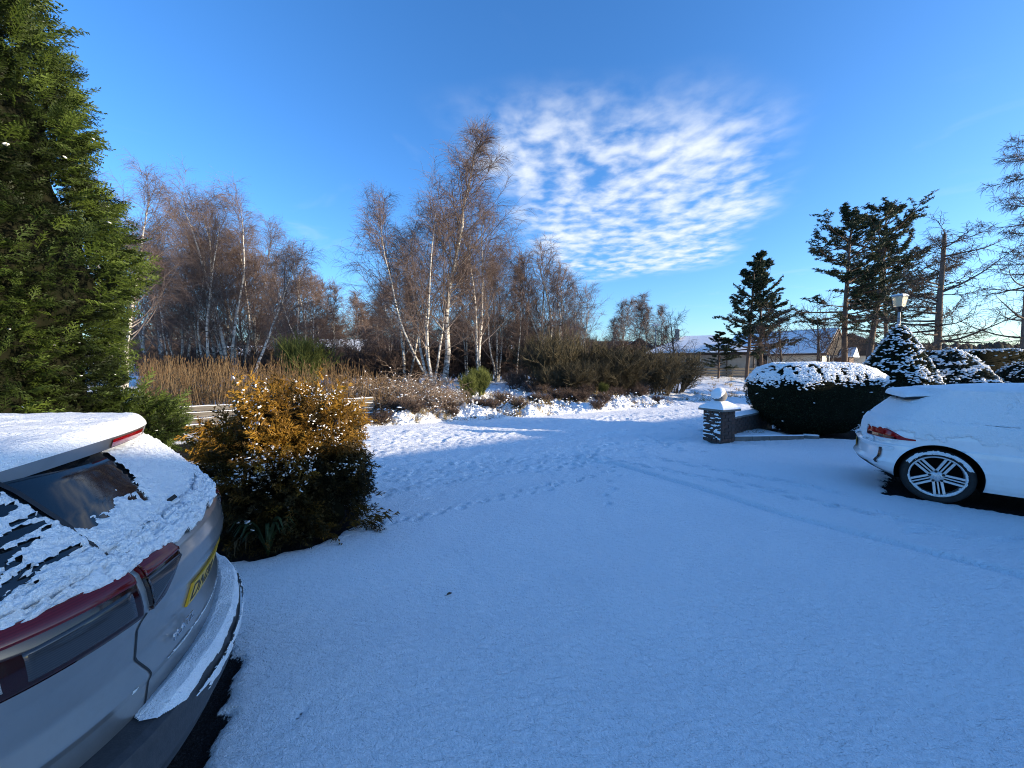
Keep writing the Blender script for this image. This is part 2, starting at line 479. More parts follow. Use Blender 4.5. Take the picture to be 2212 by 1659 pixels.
def gzv(x, y):
    x = np.asarray(x, float); y = np.asarray(y, float)
    i = np.clip(np.searchsorted(gx, x) - 1, 0, len(gx) - 2); j = np.clip(np.searchsorted(gy, y) - 1, 0, len(gy) - 2)
    fx = np.clip((x - gx[i]) / (gx[i + 1] - gx[i]), 0, 1); fy = np.clip((y - gy[j]) / (gy[j + 1] - gy[j]), 0, 1)
    return (Z[i, j] * (1 - fx) + Z[i + 1, j] * fx) * (1 - fy) + (Z[i, j + 1] * (1 - fx) + Z[i + 1, j + 1] * fx) * fy
# ================================================================== CARS
def paint(name, base, metal=0.0, rough=0.3, flake=False, grime=(0.2, 0.19, 0.18)):
    m = mat(name, base, rough, metal, 0.5, coat=1.0); t, b = nodes(m); o = coord(t)
    f = smap(mnoise(t, 9, 6, 0.7, o), 0.45, 0.8, tree=t)
    mx = N(t, 'ShaderNodeMix', data_type='RGBA'); Lk(t, M('MULTIPLY', f, 0.35, tree=t), mx.inputs['Factor'])
    mx.inputs[6].default_value = (*base, 1); mx.inputs[7].default_value = (*grime, 1)
    Lk(t, mx.outputs[2], b.inputs['Base Color'])
    Lk(t, M('MULTIPLY_ADD', mnoise(t, 30, 5, 0.7, o), 0.25, rough - 0.1, tree=t), b.inputs['Roughness'])
    b.inputs['Coat Roughness'].default_value = 0.12
    return m
MAT['silver'] = paint('silver_paint', (0.30, 0.30, 0.295), 0.7, 0.36)
MAT['white_paint'] = paint('white_paint', (0.78, 0.79, 0.80), 0.0, 0.3, grime=(0.6, 0.58, 0.55))
MAT['black_plastic'] = noisy('black_plastic', (0.012, 0.012, 0.014), (0.024, 0.024, 0.027), 60, 0.55, 180, 0.001)
MAT['grey_plastic'] = noisy('grey_plastic', (0.03, 0.031, 0.034), (0.05, 0.05, 0.054), 40, 0.5, 150, 0.001)
MAT['gloss_black'] = mat('gloss_black', (0.006, 0.006, 0.007), 0.08, spec=0.6)
MAT['glass_dark'] = mat('dark_glass', (0.006, 0.008, 0.010), 0.05, spec=0.6, coat=0.3)
MAT['rubber'] = noisy('rubber', (0.010, 0.010, 0.010), (0.02, 0.02, 0.02), 40, 0.75)
MAT['alloy'] = noisy('alloy', (0.55, 0.56, 0.57), (0.66, 0.67, 0.68), 30, 0.35, metal=0.6)
MAT['arch_dark'] = mat('arch_dark', (0.006, 0.006, 0.006), 0.9, spec=0.1)
MAT['chrome'] = mat('chrome', (0.7, 0.7, 0.72), 0.15, 1.0)
MAT['plate_yellow'] = noisy('plate_yellow', (0.55, 0.31, 0.02), (0.66, 0.40, 0.03), 20, 0.4)
MAT['print_black'] = mat('print_black', (0.01, 0.01, 0.012), 0.5)
def lamp_mat(name, base, rough=0.08):
    m = mat(name, base, rough, 0, 0.4, 0.25); t, b = nodes(m); o = coord(t)
    w = N(t, 'ShaderNodeTexWave', wave_type='BANDS', bands_direction='Z'); w.inputs['Scale'].default_value = 55; w.inputs['Distortion'].default_value = 0.6
    Lk(t, o, w.inputs['Vector'])
    mx = N(t, 'ShaderNodeMix', data_type='RGBA'); Lk(t, M('MULTIPLY', w.outputs['Fac'], 0.55, tree=t), mx.inputs['Factor'])
    mx.inputs[6].default_value = (*base, 1); mx.inputs[7].default_value = (*[x * 0.45 for x in base], 1)
    Lk(t, mx.outputs[2], b.inputs['Base Color'])
    return m
MAT['lamp_red'] = lamp_mat('lamp_red', (0.33, 0.005, 0.008))
MAT['lamp_smoke'] = lamp_mat('lamp_smoke', (0.04, 0.042, 0.048))
MAT['lamp_deep'] = lamp_mat('lamp_deep', (0.022, 0.003, 0.004))
MAT['lamp_strip'] = lamp_mat('lamp_strip', (0.13, 0.004, 0.006))
MAT['lamp_clear'] = lamp_mat('lamp_clear', (0.35, 0.33, 0.30))

class CarSkin:
    """body skin: plan outlines (rear arc + straight sides) stacked along a rear profile"""
    def __init__(self, prof, L, n=2.6, D=0.45, front=None):
        self.p = np.array(prof, float)       # rows: z, a_rear, half width[, D]
        if self.p.shape[1] == 3: self.p = np.c_[self.p, np.full(len(self.p), D)]
        self.L = L; self.n = n
    def at(self, q, k):
        """q in [-2,2] across (|q|<=1 rear arc, beyond: the flanks), k along the profile"""
        q, k = np.broadcast_arrays(np.asarray(q, float), np.asarray(k, float))
        ks = np.arange(len(self.p))
        z = np.interp(k, ks, self.p[:, 0]); ar = np.interp(k, ks, self.p[:, 1]); w = np.interp(k, ks, self.p[:, 2]); D = np.interp(k, ks, self.p[:, 3])
        s = np.sign(q); aq = np.abs(q)
        ph = np.clip(aq, 0, 1) * np.pi / 2
        n = self.n
        b = s * w * np.sin(ph) ** (2 / n) * np.where(aq > 0, 1, 0)
        a = ar + D * (1 - np.cos(ph) ** (2 / n))
        ext = np.clip(aq - 1, 0, 1)
        a = a + ext * (self.L - ar - D)
        # nose: pull the front together
        fr = sstep(0.72, 1.0, ext)
        b = b * (1 - 0.35 * fr)
        return np.stack([a, b, z], -1)
    def q_of_b(self, b, k):
        w = np.interp(k, np.arange(len(self.p)), self.p[:, 2])
        r = np.clip(np.abs(b) / w, 0, 1)
        return np.sign(b) * np.arcsin(r ** (self.n / 2)) / (np.pi / 2)
    def grid(self, qs, ks, off=0.0):
        q, k = np.meshgrid(qs, ks, indexing='ij')
        P = self.at(q, k)
        if np.any(off):
            Nn = grid_normals(P)
            c = np.array([1.8, 0, 0.6])
            sg = np.sign(np.sum(Nn * (P - c), -1, keepdims=True))
            P = P + Nn * sg * (off if np.isscalar(off) else off[..., None])
        return P
def drop_faces(P, mask, name, mt, parent, smooth=True):
    nu, nv = P.shape[:2]
    F = grid_faces(nu, nv)
    mk = mask.reshape(-1)
    F = F[mk[F].min(1) > 0]
    used, inv = np.unique(F, return_inverse=True)
    return fobj(name, P.reshape(-1, 3)[used], inv.reshape(-1, 4), mt, parent, smooth)
def gobj(P, name, mt, parent, smooth=True):
    return fobj(name, P.reshape(-1, 3), grid_faces(P.shape[0], P.shape[1]), mt, parent, smooth)
def solid(o, th, off=-1):
    m = o.modifiers.new('solid', 'SOLIDIFY'); m.thickness = th; m.offset = off; return o
def strip(skin, path, w, off, name, mt, parent):
    """thin band along a path of (b,k) pairs on the skin"""
    path = np.array(path, float); t = np.linspace(0, len(path) - 1, 60)
    b = np.interp(t, np.arange(len(path)), path[:, 0]); k = np.interp(t, np.arange(len(path)), path[:, 1])
    C = np.array([skin.at(skin.q_of_b(bb, kk), kk) for bb, kk in zip(b, k)])
    T = np.gradient(C, axis=0); T /= np.linalg.norm(T, axis=1, keepdims=True)
    e = 1e-3
    Nn = []
    for bb, kk in zip(b, k):
        p0 = skin.at(skin.q_of_b(bb, kk), kk); p1 = skin.at(skin.q_of_b(bb + e, kk), kk); p2 = skin.at(skin.q_of_b(bb, kk + .02), kk + .02)
        n = np.cross(p1 - p0, p2 - p0); n /= np.linalg.norm(n) + 1e-12
        if np.dot(n, p0 - np.array([1.8, 0, .6])) < 0: n = -n
        Nn.append(n)
    Nn = np.array(Nn); S = np.cross(T, Nn)
    P = np.stack([C - S * w / 2 + Nn * off, C + S * w / 2 + Nn * off], 1)
    return gobj(P, name, mt, parent)
def text_mesh(name, body, size, mt, parent, loc, rot, extrude=0.001, fit=None):
    cu_ = bpy.data.curves.new(name, 'FONT'); cu_.body = body; cu_.size = size; cu_.extrude = extrude
    cu_.align_x = 'LEFT'; cu_.resolution_u = 3
    tmp = bpy.data.objects.new(name, cu_); col.objects.link(tmp)
    dg = bpy.context.evaluated_depsgraph_get(); dg.update()
    me = bpy.data.meshes.new_from_object(tmp.evaluated_get(dg))
    bpy.data.objects.remove(tmp)
    if fit:
        co = np.zeros(len(me.vertices) * 3, np.float32); me.vertices.foreach_get('co', co); co = co.reshape(-1, 3)
        w = co[:, 0].max() - co[:, 0].min(); h = co[:, 1].max() - co[:, 1].min()
        co[:, 0] = (co[:, 0] - co[:, 0].min()) * fit[0] / w; co[:, 1] = (co[:, 1] - co[:, 1].min()) * fit[1] / h
        me.vertices.foreach_set('co', co.ravel())
    me.materials.clear(); me.materials.append(mt)
    o = link(name, me, parent); o.matrix_local = Matrix.Translation(loc) @ rot
    return o
def car_root(name, label, O, F, near_left):
    # local x = forward, local y = towards +b, z up
    return thing(name, label, 'car', (O[0], O[1], 0), math.atan2(F[1], F[0]))

def make_wheel(parent, a, b, r, rim_r, width, near_sign, snow=True, emblem=True, detailed=True):
    """wheel in the plane y = b (local), outer face looking to near_sign*y"""
    w = bpy.data.objects.new('wheel', None); col.objects.link(w); w.parent = parent
    w.location = (a, b, r - 0.008)
    if near_sign < 0: w.rotation_euler = (0, 0, math.pi)
    # built with the outer face at +y
    def T(V): return np.asarray(V)
    t = width
    prof = [(rim_r * .97, -t), (r * .95, -t), (r * .995, -t * .85), (r, -t * .5), (r * .995, -t * .12), (r * .955, 0.0), (r * .88, 0.012), (rim_r * 1.03, 0.006), (rim_r * 1.0, -0.01)]
    V, F = lathe(prof, 56, 'y')
    fobj('tyre', V, F, MAT['rubber'], w)
    rim = None
    prof = [(rim_r * 1.0, -0.012), (rim_r * 1.005, 0.004), (rim_r * .975, 0.007), (rim_r * .93, -0.002), (rim_r * .92, -0.06), (rim_r * .9, -t * .9)]
    V, F = lathe(prof, 56, 'y')
    rim = fobj('rim', V, F, MAT['alloy'], w)
    V, F = lathe([(rim_r * .92, -t * .6), (rim_r * .3, -t * .55), (0.001, -t * .55)], 40, 'y')
    fobj('brake_well', V, F, MAT['arch_dark'], w)
    parts = []
    for i in range(5):
        a0 = R(118) + i * 2 * math.pi / 5
        for s_ in (-1, 0, 1):
            # double spokes either side, thin inner blade
            wd = 0.026 if s_ else 0.016
            r0, r1 = 0.05, rim_r * .95
            o0 = s_ * 0.034; o1 = s_ * 0.040
            y0, y1 = (0.0, 0.003)
            pts = []
            for rr, oo in ((r0, o0), (r1, o1)):
                for dw in (-wd / 2, wd / 2):
                    for yy in (-0.035, (-0.004 if s_ else -0.012)):
                        pts.append((rr * math.cos(a0) - (oo + dw) * math.sin(a0), yy + (0.0 if rr > .1 else -0.012), rr * math.sin(a0) + (oo + dw) * math.cos(a0)))
            Vb = np.array(pts); Fb = np.array([(0, 1, 3, 2), (4, 6, 7, 5), (0, 2, 6, 4), (1, 5, 7, 3), (0, 4, 5, 1), (2, 3, 7, 6)])
            parts.append((Vb, Fb))
        if detailed:
            V, F = merge(parts); parts = []
            s_o = fobj('spoke', V, F, MAT['alloy'], w, smooth=False)
            bm = s_o.modifiers.new('bevel', 'BEVEL'); bm.width = 0.004; bm.segments = 2
    if not detailed:
        V, F = merge(parts); fobj('spokes', V, F, MAT['alloy'], w, smooth=False)
    V, F = lathe([(0.001, 0.0), (0.034, 0.0), (0.042, -0.006), (0.06, -0.012), (0.068, -0.03), (0.068, -0.06)], 32, 'y')
    hub = fobj('hub_cap', V, F, MAT['alloy'], w)
    if detailed:
        for i in range(5):
            aa = R(118) + (i + .5) * 2 * math.pi / 5
            V, F = lathe([(0.001, -0.008), (0.012, -0.008), (0.0135, -0.004), (0.0135, -0.03)], 14, 'y')
            V = V + np.array([0.062 * math.cos(aa), 0, 0.062 * math.sin(aa)])
            fobj('wheel_bolt', V, F, MAT['print_black'], w)
        if emblem:
            V, F = lathe([(0.030, 0.001), (0.034, 0.003), (0.031, 0.003), (0.0295, 0.001)], 28, 'y')
            fr = [(V, F)]
            def bar(x0, z0, x1, z1, wd=0.0045):
                dx, dz = x1 - x0, z1 - z0; l = math.hypot(dx, dz); nx, nz = -dz / l * wd / 2, dx / l * wd / 2
                Vv = np.array([(x0 - nx, y, z0 - nz) if i == 0 else (x0 + nx, y, z0 + nz) if i == 1 else (x1 + nx, y, z1 + nz) if i == 2 else (x1 - nx, y, z1 - nz) for y in (0.0005, 0.003) for i in range(4)])
                Ff = np.array([(0, 1, 2, 3), (4, 7, 6, 5), (0, 4, 5, 1), (1, 5, 6, 2), (2, 6, 7, 3), (3, 7, 4, 0)])
                fr.append((Vv, Ff))
            # V over W
            bar(-.011, .026, 0, .004); bar(.011, .026, 0, .004)
            bar(-.024, .014, -.010, -.024); bar(-.010, -.024, 0, -.002); bar(0, -.002, .010, -.024); bar(.010, -.024, .024, .014)
            V, F = merge(fr); fobj('emblem', V, F, MAT['chrome'], hub, smooth=False)
    if snow and detailed:
        # snow clinging to tyre shoulder and settled in the lower rim
        def arc_snow(a0, a1, ra, rb, y0, th, seed):
            na, nr = 80, 9
            aa, rr = np.meshgrid(np.linspace(a0, a1, na), np.linspace(0, 1, nr), indexing='ij')
            rad_ = ra + (rb - ra) * rr
            e = np.minimum.reduce([(aa - a0) / .15, (a1 - aa) / .15, np.ones_like(aa)])
            m_ = np.sin(np.pi * np.clip(rr, 0, 1)) * np.clip(e, 0, 1) + 0.35 * fbm(aa * 14 + seed, rr * 5, seed, 3) - 0.1
            h = np.clip(m_, 0, 1) * th
            P = np.stack([rad_ * np.cos(aa), y0 + h, rad_ * np.sin(aa)], -1)
            return drop_faces(P, (m_ > 0.05).astype(float), 'snow', MAT['snow_car'], w)
        arc_snow(R(25), R(160), rim_r * 1.06, r * .98, 0.004, 0.02, 3)
        arc_snow(R(200), R(330), rim_r * .86, rim_r * 1.0, -0.004, 0.022, 4)
        arc_snow(R(-30), R(0), rim_r * .94, rim_r * 1.03, 0.002, 0.01, 6)
        arc_snow(R(150), R(200), rim_r * .94, rim_r * 1.03, 0.002, 0.01, 7)
    return w

# ---------------------------------------------------------------- silver crossover
suv = car_root('silver_car', 'silver crossover with snow on its roof and rear window beside the bronze bush', SUV_O, SUV_F, True)
# local y: +b is the car's right; with x forward and z up a right-handed frame has +y to the LEFT
# so use local y = -b  (b measured to the car's right)
def SV(P):
    P = P.copy(); P[..., 1] *= -1; return P
sk_b = CarSkin([(.15, .22, .80), (.24, .06, .87), (.36, .00, .90), (.45, -.005, .905), (.485, .003, .905), (.497, .030, .895), (.502, .105, .88), (.53, .13, .87)], 4.25, 1.97, .46)
sk = CarSkin([(.505, .100, .875), (.53, .098, .88), (.585, .095, .892), (.61, .088, .90), (.69, .110, .902), (.80, .080, .905), (.85, .058, .905),
              (.875, .055, .905), (.93, .063, .90), (.985, .080, .89), (1.02, .115, .875), (1.05, .165, .855)], 4.25, 1.97, .46)
sk_g = CarSkin([(1.045, .185, .83), (1.10, .215, .805), (1.20, .285, .765), (1.30, .36, .72), (1.36, .42, .68), (1.385, .50, .655)], 3.2, 2.3, .30)
qs_full = np.concatenate([-1 - np.linspace(1, 0.02, 50), np.linspace(-1, 1, 121), 1 + np.linspace(.02, 1, 50)])
def suv_part(P, name, mt, parent=suv): return gobj(SV(P), name, mt, parent)
def band(skin, k0, k1, n, off=0.0, qs=qs_full): return skin.grid(qs, np.linspace(k0, k1, n), off)
def arch_cut(P, name, mt):
    keep = np.ones(P.shape[:2], bool)
    for ax_ in (.82, 3.42):
        rel = P[..., [0, 2]] - np.array([ax_, .33]); rr = np.hypot(rel[..., 0], rel[..., 1])
        near_ = (np.abs(rr - .40) < .014) & (np.abs(P[..., 1]) > .6)
        fac = np.where(near_, .40 / np.maximum(rr, 1e-6), 1.0)
        P[..., 0] = ax_ + rel[..., 0] * fac; P[..., 2] = .33 + rel[..., 1] * fac
        keep &= ~((rr < .3985) & ~near_ & (np.abs(P[..., 1]) > .6))
    return drop_faces(SV(P), keep.astype(float), name, mt, suv)
qs_arch = np.concatenate([-1 - np.linspace(1, 0.008, 190), np.linspace(-1, 1, 121), 1 + np.linspace(.008, 1, 190)])
arch_cut(band(sk_b, 0, 7, 90, 0.0, qs_arch), 'bumper', MAT['grey_plastic'])
arch_cut(band(sk, 0, 11, 110, 0.0, qs_arch), 'body', MAT['silver'])
for ax_ in (.82, 3.42):
    for sb_ in (1, -1):
        th_, ys_ = np.meshgrid(np.linspace(R(-28), R(208), 50), np.linspace(.58, .895, 6), indexing='ij')
        gobj(np.stack([ax_ + .399 * np.cos(th_), sb_ * ys_, .33 + .399 * np.sin(th_)], -1), 'arch_liner', MAT['arch_dark'], suv)
        rl_, tl__ = np.meshgrid(np.linspace(.02, .399, 5), np.linspace(R(-28), R(208), 50), indexing='ij')
        gobj(np.stack([ax_ + rl_ * np.cos(tl__), np.full_like(rl_, sb_ * .58), .33 + rl_ * np.sin(tl__)], -1), 'arch_back', MAT['arch_dark'], suv)
suv_part(band(sk_g, 0, 5, 50), 'glasshouse', MAT['glass_dark'])
# lower valance and reflectors
strip(sk_b, [(-.86, 2.05), (-.5, 2.05), (0, 2.05), (.5, 2.05), (.86, 2.05)], .012, .004, 'bumper_groove', MAT['print_black'], suv)
for o in suv.children:
    if o.name.startswith('bumper_groove'): 
        o.scale = (1, -1, 1)
# roof with spoiler
def roof_grid(inset, dz, na=70, nb=41, a_end=3.0, tail=0.0):
    bb = np.linspace(-1, 1, nb); tt = np.linspace(0, 1, na)
    A, Bq = np.meshgrid(tt, bb, indexing='ij')
    hw = 0.645 - inset
    trail_a = 0.342 + 0.171 * np.abs(Bq) ** 2.2 + inset + tail
    a = trail_a + (a_end - trail_a) * A ** 1.3
    wdt = hw * (1 - 0.10 * np.exp(-((a - .3) / .25) ** 2) * 0.5)
    b = Bq * wdt
    z = 1.435 - 0.05 * np.abs(Bq) ** 2.5 - 0.042 * np.clip((1.3 - a), 0, 2) ** 1.3 + dz
    z -= 0.25 * sstep(2.3, 3.2, a)
    return np.stack([a, b, z], -1), A, Bq
Pt, A_, B_ = roof_grid(0, 0)
Pb, _, _ = roof_grid(0.012, -0.045)
top = gobj(SV(Pt), 'roof', MAT['silver'], suv)
gobj(SV(Pb), 'spoiler_underside', MAT['gloss_black'], suv)
# rim that closes the spoiler
rimP = np.stack([np.concatenate([Pt[::-1, 0], Pt[0, 1:], Pt[1:, -1]]), np.concatenate([Pb[::-1, 0], Pb[0, 1:], Pb[1:, -1]])], 1)
gobj(SV(rimP), 'spoiler_edge', MAT['silver'], suv)
# high brake lamp in the spoiler edge
nb = Pt.shape[1]; sel = range(15, 26)
e1 = np.array([Pt[0, j] * .82 + Pb[0, j] * .18 for j in sel]); e2 = np.array([Pt[0, j] * .10 + Pb[0, j] * .90 for j in sel])
bl = np.stack([e1, e2], 1); bl[..., 0] -= 0.006
bl = np.concatenate([bl, (e2 + np.array([.05, 0, -.004]))[:, None]], 1)
gobj(SV(bl), 'brake_lamp', MAT['lamp_red'], suv)
# pillar seam next to the tailgate glass and the tailgate shut line
def sstrip(skin, path, w, off, name, mt, parent=suv):
    o = strip(skin, path, w, off, name, mt, parent)
    co = np.array([v.co for v in o.data.vertices]); co[:, 1] *= -1
    o.data.vertices.foreach_set('co', co.astype(np.float32).ravel()); o.data.update()
    return o
for o in list(suv.children):
    if o.name.startswith('bumper_groove'): bpy.data.objects.remove(o)
sstrip(sk_b, [(-.87, 1.6), (-.7, 1.6), (-.4, 1.6), (0, 1.6), (.4, 1.6), (.7, 1.6), (.87, 1.6)], .010, .003, 'bumper_groove', MAT['print_black'])
sstrip(sk_g, [(-.54, 0.0), (-.54, 1.2), (-.535, 3), (-.53, 4.5)], .016, .006, 'pillar_trim', MAT['print_black'])
sstrip(sk_g, [(.54, 0.0), (.54, 1.2), (.535, 3), (.53, 4.5)], .016, .006, 'pillar_trim', MAT['print_black'])
sstrip(sk, [(-.55, 6.2), (-.562, 5.6), (-.56, 5.1), (-.50, 3.2), (-.495, 2.6), (-.50, 1.6), (-.505, 0.1)], .008, .0015, 'tailgate_seam', MAT['print_black'])
sstrip(sk, [(.55, 6.2), (.562, 5.6), (.56, 5.1), (.50, 3.2), (.495, 2.6), (.50, 1.6), (.505, 0.1)], .008, .0015, 'tailgate_seam', MAT['print_black'])
# tail lamps, split by the tailgate line
for s_ in (-1, 1):
    for nm, b0, b1 in (('inner', .36, .543), ('outer', .555, .905)):
        if nm == 'inner':
            bs = np.linspace(b0, b1, 24); qq = sk.q_of_b(s_ * bs, 8.0)
        else:
            qq = s_ * np.linspace(abs(float(sk.q_of_b(b0, 8.0))), 1.10, 40)
        root_q = np.concatenate([[qq[0]], qq[:1] + .012 * np.sign(qq[-1] - qq[0]), qq[1:-1], qq[-1:] - .012 * np.sign(qq[-1] - qq[0]), [qq[-1]]])
        LK = np.array([0, .03, .15, .3, .5, .7, .85, .97, 1.0])
        def lamp(k0f, k1f, off, name, mt, parent):
            # slanted inner end
            P = []
            for i, q in enumerate(root_q):
                t = i / (len(root_q) - 1)
                k0 = k0f(t); k1 = k1f(t)
                P.append([sk.at(q, k) for k in k0 + (k1 - k0) * LK])
            P = np.array(P); Nn = grid_normals(P)
            sg = np.sign(np.sum(Nn * (P - np.array([1.8, 0, .6])), -1, keepdims=True))
            o_ = np.full(P.shape[:2], off); o_[0] = o_[-1] = o_[:, 0] = o_[:, -1] = -0.004
            return gobj(SV(P + Nn * sg * o_[..., None]), name, mt, parent)
        if nm == 'inner':
            tl = lamp(lambda t: 9.0 - 2.9 * t ** 0.8, lambda t: 9.75 - 0.05 * t, .010, 'tail_lamp', MAT['lamp_deep'], suv)
            lamp(lambda t: 8.9 - .25 * t, lambda t: 9.7, .014, 'red_strip', MAT['lamp_strip'], tl)
            lamp(lambda t: 8.6 - 1.9 * t, lambda t: 8.62, .0125, 'smoked_lens', MAT['lamp_smoke'], tl)
        else:
            tl = lamp(lambda t: 6.15 + .1 * t, lambda t: 9.7 + .1 * t, .010, 'tail_lamp', MAT['lamp_deep'], suv)
            lamp(lambda t: 8.6 + .3 * t, lambda t: 9.68 + .05 * t, .014, 'red_strip', MAT['lamp_strip'], tl)
            root_q = qq[1:18]
            lamp(lambda t: 6.9, lambda t: 8.5 - .2 * t, .0125, 'smoked_lens', MAT['lamp_smoke'], tl)
            root_q = qq[18:26]
            lamp(lambda t: 6.9 + .8 * t, lambda t: 8.2 - .1 * t, .0125, 'clear_lens', MAT['lamp_clear'], tl)
# number plate
pc = sk.at(0, 4.6)
rotz = Matrix(((0, 0, -1, 0), (-1, 0, 0, 0), (0, 1, 0, 0), (0, 0, 0, 1)))   # text x -> -y(local)=car right, y -> z, normal -> -x
# car left is local +y; reading left to right from behind goes from +y to -y
def on_skin(bv, zv, off):
    kz = np.interp(zv, sk.p[:, 0], np.arange(len(sk.p)))
    P = sk.at(sk.q_of_b(bv, kz), kz); P[..., 0] -= off; return P
bq_, zq_ = np.meshgrid(np.linspace(-.26, .26, 41), np.linspace(.698, .792, 9), indexing='ij')
front = on_skin(bq_, zq_, .010); back = on_skin(bq_, zq_, .001)
nF = grid_faces(41, 9); n_ = 41 * 9
rimi = [i * 9 for i in range(41)] + [40 * 9 + j for j in range(1, 9)] + [i * 9 + 8 for i in range(39, -1, -1)] + [j for j in range(7, 0, -1)]
rimF = np.array([(rimi[i], rimi[(i + 1) % len(rimi)], rimi[(i + 1) % len(rimi)] + n_, rimi[i] + n_) for i in range(len(rimi))])
pl_o = fobj('number_plate', SV(np.concatenate([front.reshape(-1, 3), back.reshape(-1, 3)])), np.concatenate([nF, nF + n_, rimF]), MAT['plate_yellow'], suv, smooth=False)
pt_ = text_mesh('plate_text', 'DN20', .1, MAT['print_black'], pl_o, (0, 0, 0), Matrix.Identity(4), .0006, fit=(.25, .066))
co = np.zeros(len(pt_.data.vertices) * 3, np.float32); pt_.data.vertices.foreach_get('co', co); co = co.reshape(-1, 3)
co = SV(on_skin(-.245 + co[:, 0], .712 + co[:, 1], .0112 + co[:, 2]))
pt_.data.vertices.foreach_set('co', co.astype(np.float32).ravel()); pt_.data.update()
# chrome model badge on the left of the tailgate (letters hardly legible)
bp = sk.at(sk.q_of_b(-.38, 3.4), 3.4)
text_mesh('model_badge', 'PLATZ', .03, MAT['chrome'], suv, (bp[0] - .012, -bp[1] + .01, .645), rotz @ Matrix.Rotation(R(-10), 4, 'Y'), .002, fit=(.15, .026))
# rear wiper block
wz = sk_g.at(0, .3)
# ---- snow
def snow_sheet(P, mk, th, name, parent, mt=None, lump=0.0, seed=0):
    """P outer grid, mk mask 0..1 -> snow shell"""
    Nn = grid_normals(P); sg = np.sign(np.sum(Nn * (P - np.array([1.8, 0, .6])), -1, keepdims=True))
    h = th * np.sqrt(sstep(0.0, 0.30, mk))
    h = h + lump * np.abs(fbm(P[..., 1] * 55, P[..., 0] * 40 + P[..., 2] * 55, seed, 3)) * sstep(0.05, 0.4, mk)
    up = np.array([0, 0, 1.0])
    Q = P + Nn * sg * (h * .75)[..., None] + up * (h * .35)[..., None] + Nn * sg * -0.002
    return drop_faces(Q, (mk > 0.02).astype(float), name, mt or MAT['snow_car'], parent)
# roof snow
P, A_, B_ = roof_grid(0.0, 0.0, 150, 91, 2.9)
hh = 0.045 * np.clip(1 - np.abs(B_) ** 10, 0, 1) ** .5 * sstep(0, .05, A_) ** .5 + 0.006
hh = hh + 0.004 * fbm(P[..., 0] * 12, P[..., 1] * 18, 71, 4) + 0.0015 * fbm(P[..., 0] * 50, P[..., 1] * 60, 73, 2)
P[..., 2] += hh
o = gobj(SV(P), 'roof_snow', MAT['snow_car'], suv)
P0, _, _ = roof_grid(0.0, 0.0, 3, 91, 2.9)
skp = np.stack([P[0, :], P0[0]], 1)
skp[:, 1, 0] -= 0.001
gobj(SV(skp), 'roof_snow_edge', MAT['snow_car'], suv)
# shelf and lower glass snow
allz = CarSkin(np.concatenate([sk.p[9:, :], sk_g.p[:5, :]]), 4.25, 1.97, .46)
qs = np.concatenate([np.linspace(-1.35, -1.003, 170), np.linspace(-1, 1, 420), np.linspace(1.01, 1.35, 40)])
ksn = np.linspace(0.0, 7, 170)
P = np.zeros((len(qs), len(ksn), 3))
for j, kk in enumerate(ksn):
    P[:, j] = allz.at(qs, kk) if kk <= 2 else 0
    if kk > 2:
        kg = kk - 3
        if kg >= 0: P[:, j] = sk_g.at(qs, kg)
        else:
            t = kk - 2; P[:, j] = sk.at(qs, 11) * (1 - t) + sk_g.at(qs, 0) * t
Bv = P[..., 1]; Kv = np.broadcast_to(ksn[None], Bv.shape)
nz = fbm(P[..., 1] * 18 + 9 * P[..., 0], P[..., 2] * 26 + P[..., 0] * 8, 81, 4)
nz2 = fbm(P[..., 1] * 7, P[..., 2] * 9, 83, 3)
low = sstep(0.30, 0.75, Kv + 0.30 * nz)
# how high the snow reaches on the glass, from the near pillar to the far side
reach = np.interp(Bv, [-.86, -.68, -.57, -.51, -.40, -.30, -.2, -.14, -.10, .30, .5, .9], [6.5, 6.5, 6.2, 4.1, 4.05, 4.3, 4.4, 4.6, 7.6, 7.6, 5.5, 5.0])
mk = low * (1 - sstep(reach - .7, reach + .3, Kv + 0.45 * nz2 + 0.30 * nz))
# side window: thin, patchy
side = sstep(-.52, -.57, Bv) * sstep(3.05, 3.4, Kv)
patchy = sstep(0.02, 0.35, fbm(P[..., 0] * 60 + P[..., 1] * 20, P[..., 2] * 44, 82, 3) + 0.12 + 0.25 * fbm(P[..., 0] * 8, P[..., 2] * 12, 87, 2))
mk = mk * (1 - side) + mk * side * patchy
mk = mk * (1 - np.exp(-((Bv + .54) / .012) ** 2) * sstep(3.1, 3.3, Kv) * 0.9)
bare_tip = np.exp(-(((Bv + .53) / .035) ** 2 + ((Kv - 3.25) / .25) ** 2)); mk = mk * (1 - 1.0 * np.clip(bare_tip * 1.6, 0, 1))
thick = np.interp(ksn, [0, 1, 2, 3, 4, 5, 6, 7], [.016, .026, .034, .026, .014, .010, .008, .006])[None, :]
snow_sheet(SV(P), mk, thick * (1 + .5 * fbm(P[..., 1] * 60, P[..., 2] * 70 + P[..., 0] * 30, 86, 2)), 'tailgate_snow', suv, None, 0.0045, 85)
